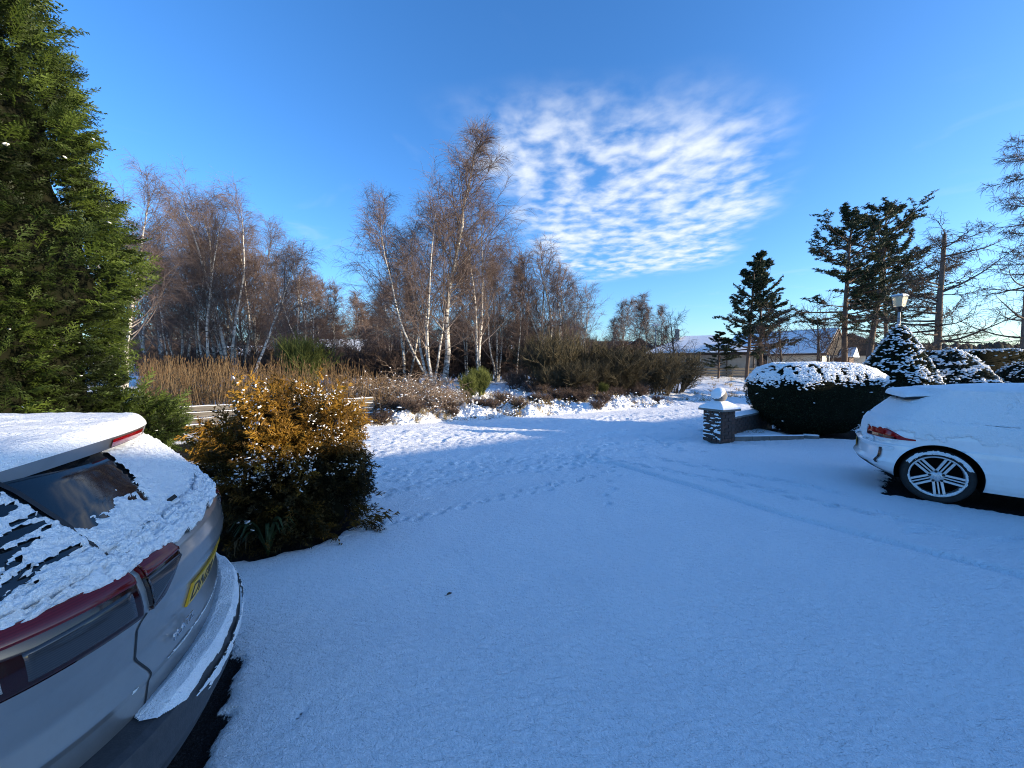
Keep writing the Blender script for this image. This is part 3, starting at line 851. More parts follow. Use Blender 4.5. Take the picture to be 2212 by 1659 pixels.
# bumper ledge snow
qs2 = np.linspace(-0.97, 0.97, 420); ks2 = np.linspace(3.55, 7.0, 70)
P = np.zeros((420, 70, 3))
for j, kk in enumerate(ks2): P[:, j] = sk_b.at(qs2, kk)
mid = sstep(3.6, 4.4, np.broadcast_to(ks2, (420, 70)) + 0.25 * fbm(P[..., 1] * 16, P[..., 2] * 8, 91, 3))
ends = sstep(-.47, -.32, qs2)[:, None] * sstep(.97, .8, qs2)[:, None]
h = .036 * mid * ends * (0.8 + 0.3 * fbm(P[..., 1] * 6, P[..., 0] * 6, 92, 3)) * np.interp(ks2, [3.5, 4.3, 5.0, 5.8, 6.25, 7.0], [0.1, .5, 1.0, .9, 0.05, 0])[None]
P[..., 2] += h + 0.002; P[..., 0] -= 0.5 * h * (np.abs(P[..., 1]) < .7)
drop_faces(SV(P), ((mid > .04) & (ends > .03 + .42 * ((np.broadcast_to(ks2, (420, 70)) - 5.2) / 1.2) ** 2 + .08 * fbm(P[..., 1] * 25, P[..., 0] * 25, 93, 2)) & (ends > .06) & (np.broadcast_to(ks2, (420, 70)) < 6.3)).astype(float), 'bumper_snow', MAT['snow_car'], suv)
# thin line of snow on the lower step of the bumper
qs3 = np.linspace(-0.40, 0.9, 200); ks3 = np.linspace(2.4, 3.2, 12)
P = sk_b.grid(qs3, ks3, 0.006)
mk = np.sin(np.pi * np.linspace(0, 1, 12))[None] * sstep(-.36, -.22, qs3)[:, None] + 0.5 * fbm(P[..., 1] * 20, P[..., 2] * 40, 95, 3) - 0.35
mk[:, 0] = mk[:, -1] = 0
snow_sheet(SV(P), np.clip(mk, 0, 1), 0.014, 'bumper_step_snow', suv)
# frost line above the lower body crease
qs4 = np.linspace(-0.5, 0.9, 160); ks4 = np.linspace(2.3, 3.0, 10)
P = sk.grid(qs4, ks4, 0.002)
mk = np.sin(np.pi * np.linspace(0, 1, 10))[None] * sstep(-.5, -.2, qs4)[:, None] + 0.6 * fbm(P[..., 1] * 25, P[..., 2] * 60, 96, 3) - 0.45
mk[:, 0] = mk[:, -1] = 0
snow_sheet(SV(P), np.clip(mk, 0, 1), 0.008, 'tailgate_crease_snow', suv)
# wiper under a snow cap at the base of the glass
for nm, pts, rr, mt in (('wiper_arm', [(.215, .10, 1.09), (.18, .09, 1.115)], .009, 'black_plastic'),):
    V, F = tube1(pts, rr, 8); fobj(nm, V, F, MAT[mt], suv)
for (a, b, nsg) in ((.82, -.868, 1), (.82, .868, -1), (3.42, -.868, 1), (3.42, .868, -1)):
    make_wheel(suv, a, -b, .335, .235, .21, nsg, False, False, False)
    # dark arch lining
V, F = box(.4, 3.9, -.56, .56, .2, .5); fobj('underbody', V, F, MAT['arch_dark'], suv, smooth=False)
# ---------------------------------------------------------------- white hatchback
MAT['plate_dirty'] = noisy('plate_dirty', (0.22, 0.11, 0.015), (0.42, 0.25, 0.03), 25, 0.6)
hbk = car_root('white_car', 'white hatchback buried in snow beside the clipped round hedge', HB_O, HB_F, False)
hs_b = CarSkin([(.20, .30, .84), (.25, .20, .865), (.30, .11, .88), (.36, .03, .89), (.43, -.02, .90), (.48, .015, .90), (.60, .025, .90), (.65, .005, .895), (.665, .055, .885),
                (.72, .065, .885), (.78, .068, .885), (.84, .080, .875), (.885, .098, .86), (.93, .135, .84), (.96, .17, .82)], 4.05, 2.1, .42)
hs_g = CarSkin([(.955, .168, .822, .42), (1.02, .215, .79, .42), (1.10, .285, .755, .42), (1.18, .36, .71, .42), (1.26, .455, .66, .40), (1.352, .59, .632, .38)], 3.3, 2.1, .5)
AX, AZ, AR = HB_AXLE, .325, .378
qs_h = np.concatenate([-1 - np.linspace(1, 0.015, 60), np.linspace(-1, 1, 141), 1 + np.linspace(.005, 1, 300)])
P = hs_b.grid(qs_h, np.linspace(0, 14, 190))
for (ax_) in (AX, 3.38):
    rel = P[..., [0, 2]] - np.array([ax_, AZ]); rr = np.hypot(rel[..., 0], rel[..., 1])
    sn_ = (np.abs(rr - AR) < 0.012) & (np.abs(P[..., 1]) > .6)
    fac = np.where(sn_, AR / np.maximum(rr, 1e-6), 1.0)
    P[..., 0] = ax_ + rel[..., 0] * fac; P[..., 2] = AZ + rel[..., 1] * fac
rel = P[..., [0, 2]] - np.array([AX, AZ]); rr = np.hypot(rel[..., 0], rel[..., 1])
rel2 = P[..., [0, 2]] - np.array([3.38, AZ]); rr2 = np.hypot(rel2[..., 0], rel2[..., 1])
keep = ~(((rr < AR - 1e-4) | (rr2 < AR - 1e-4)) & (np.abs(P[..., 1]) > .55))
dark = P[..., 2] < .30
drop_faces(SV(P), keep.astype(float), 'body', MAT['white_paint'], hbk)
# dark lower diffuser between the wheels at the back
Pd = hs_b.grid(np.linspace(-.52, .52, 60), np.linspace(0.3, 3.3, 24), 0.004)
gobj(SV(Pd), 'lower_valance', MAT['black_plastic'], hbk)
gobj(SV(hs_g.grid(qs_h[::2], np.linspace(0, 5, 40))), 'glasshouse', MAT['glass_dark'], hbk)
def h_roof(inset, dz, na=60, nb=41, a_end=2.9):
    bb = np.linspace(-1, 1, nb); A, Bq = np.meshgrid(np.linspace(0, 1, na), bb, indexing='ij')
    ta = 0.30 + 0.17 * np.abs(Bq) ** 2.2 + inset
    a = ta + (a_end - ta) * A ** 1.3
    b = Bq * (0.635 - inset)
    z = 1.395 - 0.05 * np.abs(Bq) ** 2.4 - 0.088 * np.clip(1.5 - a, 0, 2) ** 1.5 + dz - .22 * sstep(2.2, 3.1, a)
    return np.stack([a, b, z], -1), A, Bq
Pt, _, _ = h_roof(0, 0); Pb, _, _ = h_roof(.01, -.03)
gobj(SV(Pt), 'roof', MAT['white_paint'], hbk)
gobj(SV(Pb), 'spoiler_underside', MAT['gloss_black'], hbk)
rimP = np.stack([np.concatenate([Pt[::-1, 0], Pt[0, 1:], Pt[1:, -1]]), np.concatenate([Pb[::-1, 0], Pb[0, 1:], Pb[1:, -1]])], 1)
gobj(SV(rimP), 'spoiler_edge', MAT['gloss_black'], hbk)
# wheel arches: lip + liner
for ax_ in (AX, 3.38):
    for sb in (1, -1):
        th = np.linspace(R(-22), R(202), 60); ys = np.linspace(.60, .893, 8)
        T_, Y_ = np.meshgrid(th, ys, indexing='ij')
        Pl = np.stack([ax_ + (AR - .001) * np.cos(T_), -sb * Y_, AZ + (AR - .001) * np.sin(T_)], -1)
        gobj(Pl, 'arch_liner', MAT['arch_dark'], hbk)
        rl, tl_ = np.meshgrid(np.linspace(.02, AR, 6), th, indexing='ij')
        gobj(np.stack([ax_ + rl * np.cos(tl_), np.full_like(rl, -sb * .60), AZ + rl * np.sin(tl_)], -1), 'arch_back', MAT['arch_dark'], hbk)
for (a, b, nsg) in ((AX, .872, -1), (AX, -.872, 1), (3.38, .872, -1), (3.38, -.872, 1)):
    make_wheel(hbk, a, -b, .325, .247, .215, nsg, True, True, b > 0 and a < 1)
V, F = box(.45, 3.7, -.6, .6, .19, .45); fobj('underbody', V, F, MAT['arch_dark'], hbk, smooth=False)
# tail lamps
for s_ in (1, -1):
    qq = s_ * np.linspace(abs(float(hs_b.q_of_b(.50, 10))), 1.03, 40)
    P = []
    for i, q in enumerate(qq):
        t = i / 39.0
        k0 = 9.05 + .05 * t; k1 = 10.35 + 1.5 * np.sin(np.pi * (0.15 + 0.85 * t) ** .8) * (1 - t) ** .25 - 0.9 * t ** 3
        P.append([hs_b.at(q, k) for k in np.linspace(k0, max(k1, k0 + .05), 10)])
    P = np.array(P); Nn = grid_normals(P); sg = np.sign(np.sum(Nn * (P - np.array([1.8, 0, .6])), -1, keepdims=True))
    o_ = np.full(P.shape[:2], .012); o_[0] = o_[-1] = o_[:, 0] = o_[:, -1] = -.004
    tl = gobj(SV(P + Nn * sg * o_[..., None]), 'tail_lamp', MAT['lamp_red'], hbk)
    P2 = P[2:-8, 1:4]; N2 = Nn[2:-8, 1:4] * sg[2:-8, 1:4]
    gobj(SV(P2 + N2 * .0145), 'lamp_band', MAT['lamp_deep'], tl)
# vertical reflector slot in the bumper corner
for s_ in (1, -1):
    qq = s_ * np.linspace(.72, .765, 5)
    P = np.array([[hs_b.at(q - s_ * .02 * (1 - t), k) for t, k in zip(np.linspace(0, 1, 8), np.linspace(3.6, 6.1, 8))] for q in qq]); Nn = grid_normals(P); sg = np.sign(np.sum(Nn * (P - np.array([1.8, 0, .6])), -1, keepdims=True))
    gobj(SV(P + Nn * sg * .012), 'reflector_slot', MAT['gloss_black'], hbk)
hp = bevbox('number_plate', -.004, .004, -.26, .26, -.056, .056, MAT['plate_dirty'], hbk, .003); hp.location = (.014, 0, .55)
text_mesh('plate_text', 'I', .1, MAT['print_black'], hp, (-.0045, -.16, -.036), rotz, .0006, fit=(.02, .072))
text_mesh('plate_text', 'I', .1, MAT['print_black'], hp, (-.0045, -.21, -.036), rotz, .0006, fit=(.02, .072))
# door seam and sill line
sstrip2 = lambda path, w, off, nm: sstrip(hs_b, path, w, off, nm, MAT['print_black'], hbk)
# ---- snow on it
P, A_, B_ = h_roof(0, 0, 120, 91, 2.85)
hh = 0.05 * np.clip(1 - np.abs(B_) ** 10, 0, 1) ** .5 * sstep(0, .04, A_) ** .5 + .006
P[..., 2] += hh + .004 * fbm(P[..., 0] * 9, P[..., 1] * 12, 171, 4)
gobj(SV(P), 'roof_snow', MAT['snow_car'], hbk)
P0, _, _ = h_roof(0, 0, 3, 91, 2.85); skp = np.stack([P[0], P0[0]], 1); skp[:, 1, 0] -= .001
gobj(SV(skp), 'roof_snow_edge', MAT['snow_car'], hbk)
qs = np.concatenate([-1 - np.linspace(.95, 0.01, 60), np.linspace(-1, 1, 220), 1 + np.linspace(.004, .95, 330)])
ks_a = np.linspace(4.5, 14, 110); ks_b = np.linspace(0.05, 5, 60)
P = np.concatenate([np.stack([hs_b.at(qs, k) for k in ks_a], 1), np.stack([hs_g.at(qs, k) for k in ks_b], 1)], 1)
Zv, Av, Bv = P[..., 2], P[..., 0], P[..., 1]
nz = fbm(Av * 16, Zv * 22 + Bv * 14, 181, 4); nz2 = fbm(Av * 5, Zv * 7 + Bv * 5, 183, 3)
# lower limit of the snow: bumper top at the back, shoulder on the flank
lowl = np.interp(Av, [0, .3, .45, .6, .9, 1.4, 2.4, 4], [.655, .665, .70, .76, .78, .73, .72, .72])
mk = sstep(0, .11, Zv - lowl + .045 * nz + .03 * nz2)
# keep the near tail lamps mostly clear
lampm = sstep(.705, .725, Zv) * (1 - sstep(.83, .87, Zv + .02 * nz)) * sstep(.44, .50, np.abs(Bv)) * (1 - sstep(.55, .62, Av))
mk = mk * (1 - .99 * lampm)
# bumper step keeps a rounded roll; thin and patchy over the side glass
thn = np.interp(Zv, [.55, .66, .69, .74, .86, .93, 1.1, 1.3], [.004, .022, .034, .016, .028, .045, .034, .03])
flank = sstep(.9, 1.3, Av) * (np.abs(Bv) > .5)
thn = thn * (1 - .55 * flank)
win = flank * sstep(1.0, 1.08, Zv) * sstep(.25, .55, nz + .5 * nz2)
mk2 = mk * (1 - .9 * win)
snow_sheet(SV(P), mk2, thn, 'body_snow', hbk, None, .004, 185)
# streaks of snow on the door and bumper
for (a0, a1, z0, th_) in ((1.35, 2.6, .47, .02), (1.45, 2.6, .36, .013), (.25, .5, .60, .012)):
    kk = np.interp([z0 - .03, z0 + .03], hs_b.p[:, 0], np.arange(15)); qa = 1 + (np.array([a0, a1]) - .45) / (4.05 - .45) if a0 > .6 else np.array([.62, .93])
    Pq = hs_b.grid(np.linspace(qa[0], qa[1], 120), np.linspace(kk[0], kk[1], 14), .002)
    m_ = np.sin(np.pi * np.linspace(0, 1, 14))[None] * np.sin(np.pi * np.linspace(0, 1, 120))[:, None] ** .4 + .5 * fbm(Pq[..., 0] * 9, Pq[..., 2] * 40, 190, 3) - .35
    m_[:, 0] = m_[:, -1] = 0; m_[0] = m_[-1] = 0
    snow_sheet(SV(Pq), np.clip(m_, 0, 1), th_, 'flank_snow', hbk)
# rear wiper stub
V, F = tube1([(.20, .05, .99), (.165, .0, 1.0), (.15, -.03, .995)], .014, 8); fobj('wiper_arm', V, F, MAT['black_plastic'], hbk)

# ================================================================== NEIGHBOURING HOUSE out of the picture (its ridge throws the long shade)
MAT['harl'] = noisy('harling', (0.36, 0.33, 0.29), (0.45, 0.42, 0.37), 3, 0.9, 60, 0.006)
MAT['harl_cream'] = noisy('harling_cream', (0.52, 0.47, 0.38), (0.60, 0.54, 0.44), 3, 0.9, 60, 0.006)
MAT['fascia'] = noisy('fascia_brown', (0.035, 0.02, 0.014), (0.06, 0.035, 0.025), 12, 0.6)
MAT['white_frame'] = noisy('white_frame', (0.72, 0.72, 0.70), (0.8, 0.8, 0.79), 8, 0.4)
MAT['pane'] = mat('window_pane', (0.02, 0.025, 0.03), 0.04, spec=0.7)
MAT['tile'] = noisy('roof_tile', (0.06, 0.05, 0.045), (0.10, 0.085, 0.075), 8, 0.85)
def roof_snow_mat():
    m = snow_mat('roof_snow', grain=8, gd=.03, mid=1.5, md=.03); t, b = nodes(m); o = coord(t)
    return m
MAT['roof_snow'] = roof_snow_mat()
def prism_roof(name, L, Dp, z0, zr, ov, mt, parent, thick=.14, hipl=0.0, hipr=0.0, dz=0.0):
    """gable (hip=0) or hipped roof, ridge along local x, centred"""
    x0, x1 = -L / 2 - ov, L / 2 + ov; y0, y1 = -Dp / 2 - ov, Dp / 2 + ov
    sl = (zr - z0) / (Dp / 2); ze = z0 - ov * sl
    V = np.array([(x0, y0, ze), (x1, y0, ze), (x1, y1, ze), (x0, y1, ze), (x0 + hipl, 0, zr), (x1 - hipr, 0, zr)], float)
    V[:, 2] += dz
    Vb = V.copy(); Vb[:, 2] -= thick
    VV = np.concatenate([V, Vb])
    q = [(0, 1, 5, 4), (2, 3, 4, 5)]; t3 = [(3, 0, 4), (1, 2, 5)]
    qb = [(7, 6, 10, 11), (9, 8, 11, 10), (0, 6, 7, 1), (1, 7, 8, 2), (2, 8, 9, 3), (3, 9, 6, 0)]
    tb = [(6, 9, 10), (8, 7, 11)]
    me = fast_mesh(name, VV, [np.array(q + qb), np.array(t3 + tb)], mt, smooth=False)
    return link(name, me, parent)
def window(parent, x, y, z, w, h, ny, mt_frame, panes=2, name='window'):
    """window on a wall whose outward normal is local (0,ny)"""
    fr = bpy.data.objects.new(name, None); col.objects.link(fr); fr.parent = parent; fr.location = (x, y, z)
    if ny > 0: fr.rotation_euler = (0, 0, math.pi)
    t = .06
    parts = [box(-w / 2, w / 2, -.05, .02, h / 2 - t, h / 2), box(-w / 2, w / 2, -.05, .02, -h / 2, -h / 2 + t), box(-w / 2, -w / 2 + t, -.048, .02, -h / 2 + t, h / 2 - t), box(w / 2 - t, w / 2, -.048, .02, -h / 2 + t, h / 2 - t)]
    for i in range(1, panes): xm = -w / 2 + w * i / panes; parts.append(box(xm - t / 2, xm + t / 2, -.046, .02, -h / 2 + t, h / 2 - t))
    V, F = merge(parts); fobj('frame', V, F, mt_frame, fr, smooth=False)
    for i in range(panes):
        xa = -w / 2 + w * i / panes + t * .5; xb = -w / 2 + w * (i + 1) / panes - t * .5
        V, F = box(xa, xb, -.022, -.012, -h / 2 + t * .9, h / 2 - t * .9); fobj('pane', V, F, MAT['pane'], fr, smooth=False)
    V, F = box(-w / 2 - .06, w / 2 + .06, -.11, .02, -h / 2 - .06, -h / 2 - .002); fobj('sill', V, F, mt_frame, fr, smooth=False)
    return fr
def walls(L, Dp, z0, z1, mt, parent, gable=None, name='wall'):
    """four walls; gable = ridge height for triangular ends"""
    V = [(-L / 2, -Dp / 2, z0), (L / 2, -Dp / 2, z0), (L / 2, Dp / 2, z0), (-L / 2, Dp / 2, z0), (-L / 2, -Dp / 2, z1), (L / 2, -Dp / 2, z1), (L / 2, Dp / 2, z1), (-L / 2, Dp / 2, z1)]
    q = [(0, 1, 5, 4), (1, 2, 6, 5), (2, 3, 7, 6), (3, 0, 4, 7)]; t3 = []
    if gable:
        V += [(-L / 2, 0, gable), (L / 2, 0, gable)]; t3 = [(7, 4, 8), (5, 6, 9)]
    Fs = [np.array(q)] + ([np.array(t3)] if t3 else [])
    return fobj(name, np.array(V, float), Fs, mt, parent, smooth=False)
ang = math.atan2(.54, .84)
nh = thing('long_bungalow', 'long harled bungalow behind the white hatchback, with a snowy roof', 'house', (20.2, 3.1, -.04), ang)
walls(25, 8, -.2, 2.5, MAT['harl_cream'], nh, 4.1)
prism_roof('roof', 25, 8, 2.5, 4.12, .45, MAT['tile'], nh)
prism_roof('roof_snow', 25, 8, 2.5, 4.12, .43, MAT['roof_snow'], nh, .05, dz=.06)
for x in (-8, -4.5, 4.5, 8): window(nh, x, 4.0, 1.5, 1.6, 1.2, 1, MAT['white_frame'])
V, F = box(-.5, .5, 3.98, 4.06, -.1, 2.05); fobj('door', V, F, MAT['fascia'], nh, smooth=False)
# ================================================================== FOLIAGE HELPERS
def leaf_mat(name, stops, rough=0.6, trans=0.25, nscale=2.0):
    """colour by a per-vertex tint (Col.r) with noise; a little light passes through"""
    m = mat(name, stops[0][1], rough, spec=0.25); t, b = nodes(m)
    at_ = N(t, 'ShaderNodeVertexColor'); at_.layer_name = 'Col'
    sp = N(t, 'ShaderNodeSeparateColor'); Lk(t, at_.outputs['Color'], sp.inputs[0])
    o = coord(t)
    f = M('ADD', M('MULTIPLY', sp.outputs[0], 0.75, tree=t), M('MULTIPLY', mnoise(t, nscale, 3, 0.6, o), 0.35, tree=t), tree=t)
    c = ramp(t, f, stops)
    Lk(t, c, b.inputs['Base Color'])
    if trans > 0:
        tr = N(t, 'ShaderNodeBsdfTranslucent'); Lk(t, c, tr.inputs['Color'])
        mx = N(t, 'ShaderNodeMixShader'); mx.inputs[0].default_value = trans
        out = t.nodes['Material Output']
        Lk(t, b.outputs[0], mx.inputs[1]); Lk(t, tr.outputs[0], mx.inputs[2]); Lk(t, mx.outputs[0], out.inputs['Surface'])
    return m
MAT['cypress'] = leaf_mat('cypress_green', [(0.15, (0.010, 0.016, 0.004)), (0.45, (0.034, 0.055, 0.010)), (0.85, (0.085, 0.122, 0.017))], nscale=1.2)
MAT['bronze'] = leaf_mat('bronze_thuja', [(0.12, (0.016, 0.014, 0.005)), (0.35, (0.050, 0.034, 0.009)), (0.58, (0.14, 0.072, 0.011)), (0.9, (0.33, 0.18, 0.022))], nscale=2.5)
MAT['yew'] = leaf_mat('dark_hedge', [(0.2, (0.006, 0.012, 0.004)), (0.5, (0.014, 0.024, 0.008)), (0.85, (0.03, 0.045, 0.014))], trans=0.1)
MAT['yew_pale'] = leaf_mat('blue_grey_conifer', [(0.2, (0.02, 0.032, 0.026)), (0.5, (0.045, 0.065, 0.055)), (0.85, (0.08, 0.10, 0.085))], trans=0.1)
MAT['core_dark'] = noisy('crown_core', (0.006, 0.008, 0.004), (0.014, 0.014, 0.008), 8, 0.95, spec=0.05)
MAT['bark_brown'] = noisy('bark_brown', (0.05, 0.035, 0.025), (0.11, 0.08, 0.06), 6, 0.9, 30, 0.01)

def frond(n_leaf=9, wid=0.5, curl=0.15):
    """flat scale-leaf spray along +x, length 1, in the xy plane; returns tris"""
    V, F = [], []
    def tri(a, b, c):
        i = len(V); V.extend([a, b, c]); F.append((i, i + 1, i + 2))
    def spray(p, d, L, w, droop):
        dx, dy = d
        nx, ny = -dy, dx
        z0 = -droop * (p[0]) ** 2
        tip = (p[0] + dx * L, p[1] + dy * L)
        zt = -droop * tip[0] ** 2 - 0.05 * L
        tri((p[0] - nx * w, p[1] - ny * w, z0), (p[0] + nx * w, p[1] + ny * w, z0), (tip[0], tip[1], zt))
        for s in (-1, 1):
            for t in (.35, .65):
                q = (p[0] + dx * L * t, p[1] + dy * L * t)
                a = math.atan2(dy, dx) + s * 0.75
                l2 = L * .42 * (1 - .4 * t)
                tip2 = (q[0] + math.cos(a) * l2, q[1] + math.sin(a) * l2)
                tri((q[0] - dx * w, q[1] - dy * w, z0), (q[0] + dx * w * 2, q[1] + dy * w * 2, z0), (tip2[0], tip2[1], zt + .02 * s))
    spray((0, 0), (1, 0), 1.0, .035, curl)
    for i in range(n_leaf):
        t = (i + .6) / (n_leaf + .5)
        s = 1 if i % 2 else -1
        a = s * (0.85 - .25 * t)
        spray((t, 0), (math.cos(a), math.sin(a)), wid * (1 - .65 * t) * (.5 + .5 * min(1, t * 4)), .022, curl)
    return np.array(V), np.array(F)
def frames(dirs, ups):
    x = dirs / np.linalg.norm(dirs, axis=1, keepdims=True)
    z = ups - np.sum(ups * x, 1, keepdims=True) * x
    z /= np.linalg.norm(z, axis=1, keepdims=True) + 1e-9
    y = np.cross(z, x)
    return np.stack([x, y, z], 2)          # columns
def scatter(tV, tF, pos, Rm, sc_):
    """instance a template; sc_ (n,) or (n,3)"""
    sc_ = np.asarray(sc_, float)
    if sc_.ndim == 1: sc_ = sc_[:, None] * np.ones(3)
    V = np.einsum('nij,nkj->nki', Rm, tV[None] * sc_[:, None, :]) + pos[:, None, :]
    n, k = len(pos), len(tV)
    F = (tF[None] + (np.arange(n) * k)[:, None, None]).reshape(-1, tF.shape[1])
    return V.reshape(-1, 3), F
def tint_rep(t, k): return np.repeat(t, k)[:, None] * np.ones(3)
def ico(sub=1):
    import bmesh
    bm = bmesh.new(); bmesh.ops.create_icosphere(bm, subdivisions=sub, radius=1.0)
    V = np.array([v.co for v in bm.verts]); F = np.array([[v.index for v in f.verts] for f in bm.faces]); bm.free()
    return V, F
BLOB_V, BLOB_F = ico(1)
BLOB_V = BLOB_V * (1 + .25 * (np.random.default_rng(5).random((len(BLOB_V), 1)) - .5))
def rot_rand(r, n, tilt=0.3):
    a = r.random(n) * 2 * np.pi
    d = np.stack([np.cos(a), np.sin(a), r.normal(0, tilt, n)], 1); u = np.stack([r.normal(0, tilt, n), r.normal(0, tilt, n), np.ones(n)], 1)
    return frames(d, u)
def snow_blobs(name, pos, size, parent, r, flat=.4, mt='snow_far', tilt=.3):
    n = len(pos)
    s = np.stack([size * r.uniform(.7, 1.6, n), size * r.uniform(.6, 1.0, n), size * flat * r.uniform(.7, 1.2, n)], 1)
    V, F = scatter(BLOB_V, BLOB_F, pos, rot_rand(r, n, tilt), s)
    o = fobj(name, V, F, MAT[mt], parent); o['kind'] = 'stuff'
    return o
MAT['snow_blob'] = snow_mat('snow_clump', grain=60, gd=.006, mid=20, md=.01)

def crown_surface(r, n, H, prof, wob=0.12, seed=0, z0=0.0, lobes=7, amin=0, amax=2 * np.pi):
    """points on a lumpy surface of revolution; prof(t) = radius for t in 0..1"""
    # area-weighted t
    ts = np.linspace(0, 1, 200); w = prof(ts) + .02; cdf = np.cumsum(w); cdf /= cdf[-1]
    t = np.interp(r.random(n), cdf, ts)
    a = amin + r.random(n) * (amax - amin)
    rad = prof(t) * (1 + wob * fbm(a * lobes / (2 * np.pi) * 2, t * H * .9, seed, 3) * 1.2)
    z = z0 + t * H
    P = np.stack([rad * np.cos(a), rad * np.sin(a), z], 1)
    dr = (prof(np.clip(t + .01, 0, 1)) - prof(np.clip(t - .01, 0, 1))) / (.02 * H)
    Nn = np.stack([np.cos(a), np.sin(a), -dr], 1); Nn /= np.linalg.norm(Nn, axis=1, keepdims=True)
    return P, Nn, t, a
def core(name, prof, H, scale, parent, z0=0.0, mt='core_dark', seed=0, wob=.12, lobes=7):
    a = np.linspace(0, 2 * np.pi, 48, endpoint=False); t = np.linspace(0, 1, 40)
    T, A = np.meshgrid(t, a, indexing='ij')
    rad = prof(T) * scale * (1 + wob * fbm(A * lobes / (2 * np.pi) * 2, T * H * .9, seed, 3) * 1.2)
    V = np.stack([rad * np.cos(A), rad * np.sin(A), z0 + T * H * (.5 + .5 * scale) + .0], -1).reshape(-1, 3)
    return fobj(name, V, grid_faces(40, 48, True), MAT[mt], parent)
FV, FF = frond(9)
FV2, FF2 = frond(6, .55, .3)

# ================================================================== BIG CYPRESS ON THE LEFT
def cypress(name, label, loc, H, prof, n, size, mt, amin, amax, seed, wob=.12, trunk=.16, snow=60, group=None, up=.55, zmin=0.0):
    r = np.random.default_rng(seed)
    t_ = thing(name, label, 'tree', loc, 0, group)
    V, F = tube1([(0, 0, -.1), (0.03, 0, H * .3), (0, 0, H * .7), (0, 0, H * .97)], [trunk, trunk * .8, trunk * .4, .02], 10)
    fobj('trunk', V, F, MAT['bark_brown'], t_)
    P, Nn, t, a = crown_surface(r, n, H, prof, wob, seed, zmin, amin=amin, amax=amax)
    depth = r.random(n) ** 1.5 * .40 * prof(t).clip(.2, 1.2)
    sweep = fbm(a * 5, P[:, 2] * 2.2, seed + 5, 3)
    P = P - Nn * depth[:, None] + Nn * (0.17 * sweep)[:, None]
    d = Nn * np.array([1, 1, .6]) + np.array([0, 0, up]) + r.normal(0, .38, (n, 3))
    u = np.array([0, 0, 1.0]) + Nn * .4 + r.normal(0, .5, (n, 3))
    sz = size * r.uniform(.55, 1.25, n)
    # branch leaders reach out beyond the rest
    lead = r.random(n) < .03
    sz[lead] *= 1.6; d[lead] = Nn[lead] * 1.0 + np.array([0, 0, .35]) + r.normal(0, .15, (lead.sum(), 3))
    V, F = scatter(FV, FF, P, frames(d, u), sz)
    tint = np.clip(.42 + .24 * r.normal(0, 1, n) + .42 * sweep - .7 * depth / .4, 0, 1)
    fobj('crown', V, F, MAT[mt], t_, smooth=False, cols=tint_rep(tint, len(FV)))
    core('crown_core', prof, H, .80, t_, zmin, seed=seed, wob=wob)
    if snow:
        idx = np.where((depth < .12))[0]; idx = r.choice(idx, snow)
        p = P[idx] + d[idx] / np.linalg.norm(d[idx], axis=1, keepdims=True) * sz[idx][:, None] * .35 + np.array([0, 0, .012])
        snow_blobs('snow', p, r.uniform(.012, .035, snow), t_, r, .4, 'snow_blob')
    return t_
pf1 = lambda t: 2.45 * (1 - .12 * t) * np.clip(1 - np.abs(t) ** 3.2, 0, 1) ** .6 * np.clip(.80 + .9 * t, 0, 1) 
cypress('cypress', 'tall green Leyland cypress towering behind the silver crossover', (-8.85, 5.7, 0), 10.5, lambda t: np.interp(t, [0, .06, .16, .3, .45, .6, .75, .9, 1], [1.75, 2.05, 2.2, 2.25, 2.1, 1.75, 1.3, .8, .05]), 9800, .29, 'cypress', R(-125), R(75), 11, .10, .2, 130)
cypress('low_cypress', 'low spreading green conifer branch clump at the foot of the tall cypress', (-7.15, 7.0, 0), 1.1, lambda t: np.interp(t, [0, .2, .5, .8, 1], [.55, .8, .75, .5, .06]), 1500, .26, 'cypress', 0, 2 * np.pi, 12, .2, .06, 30)

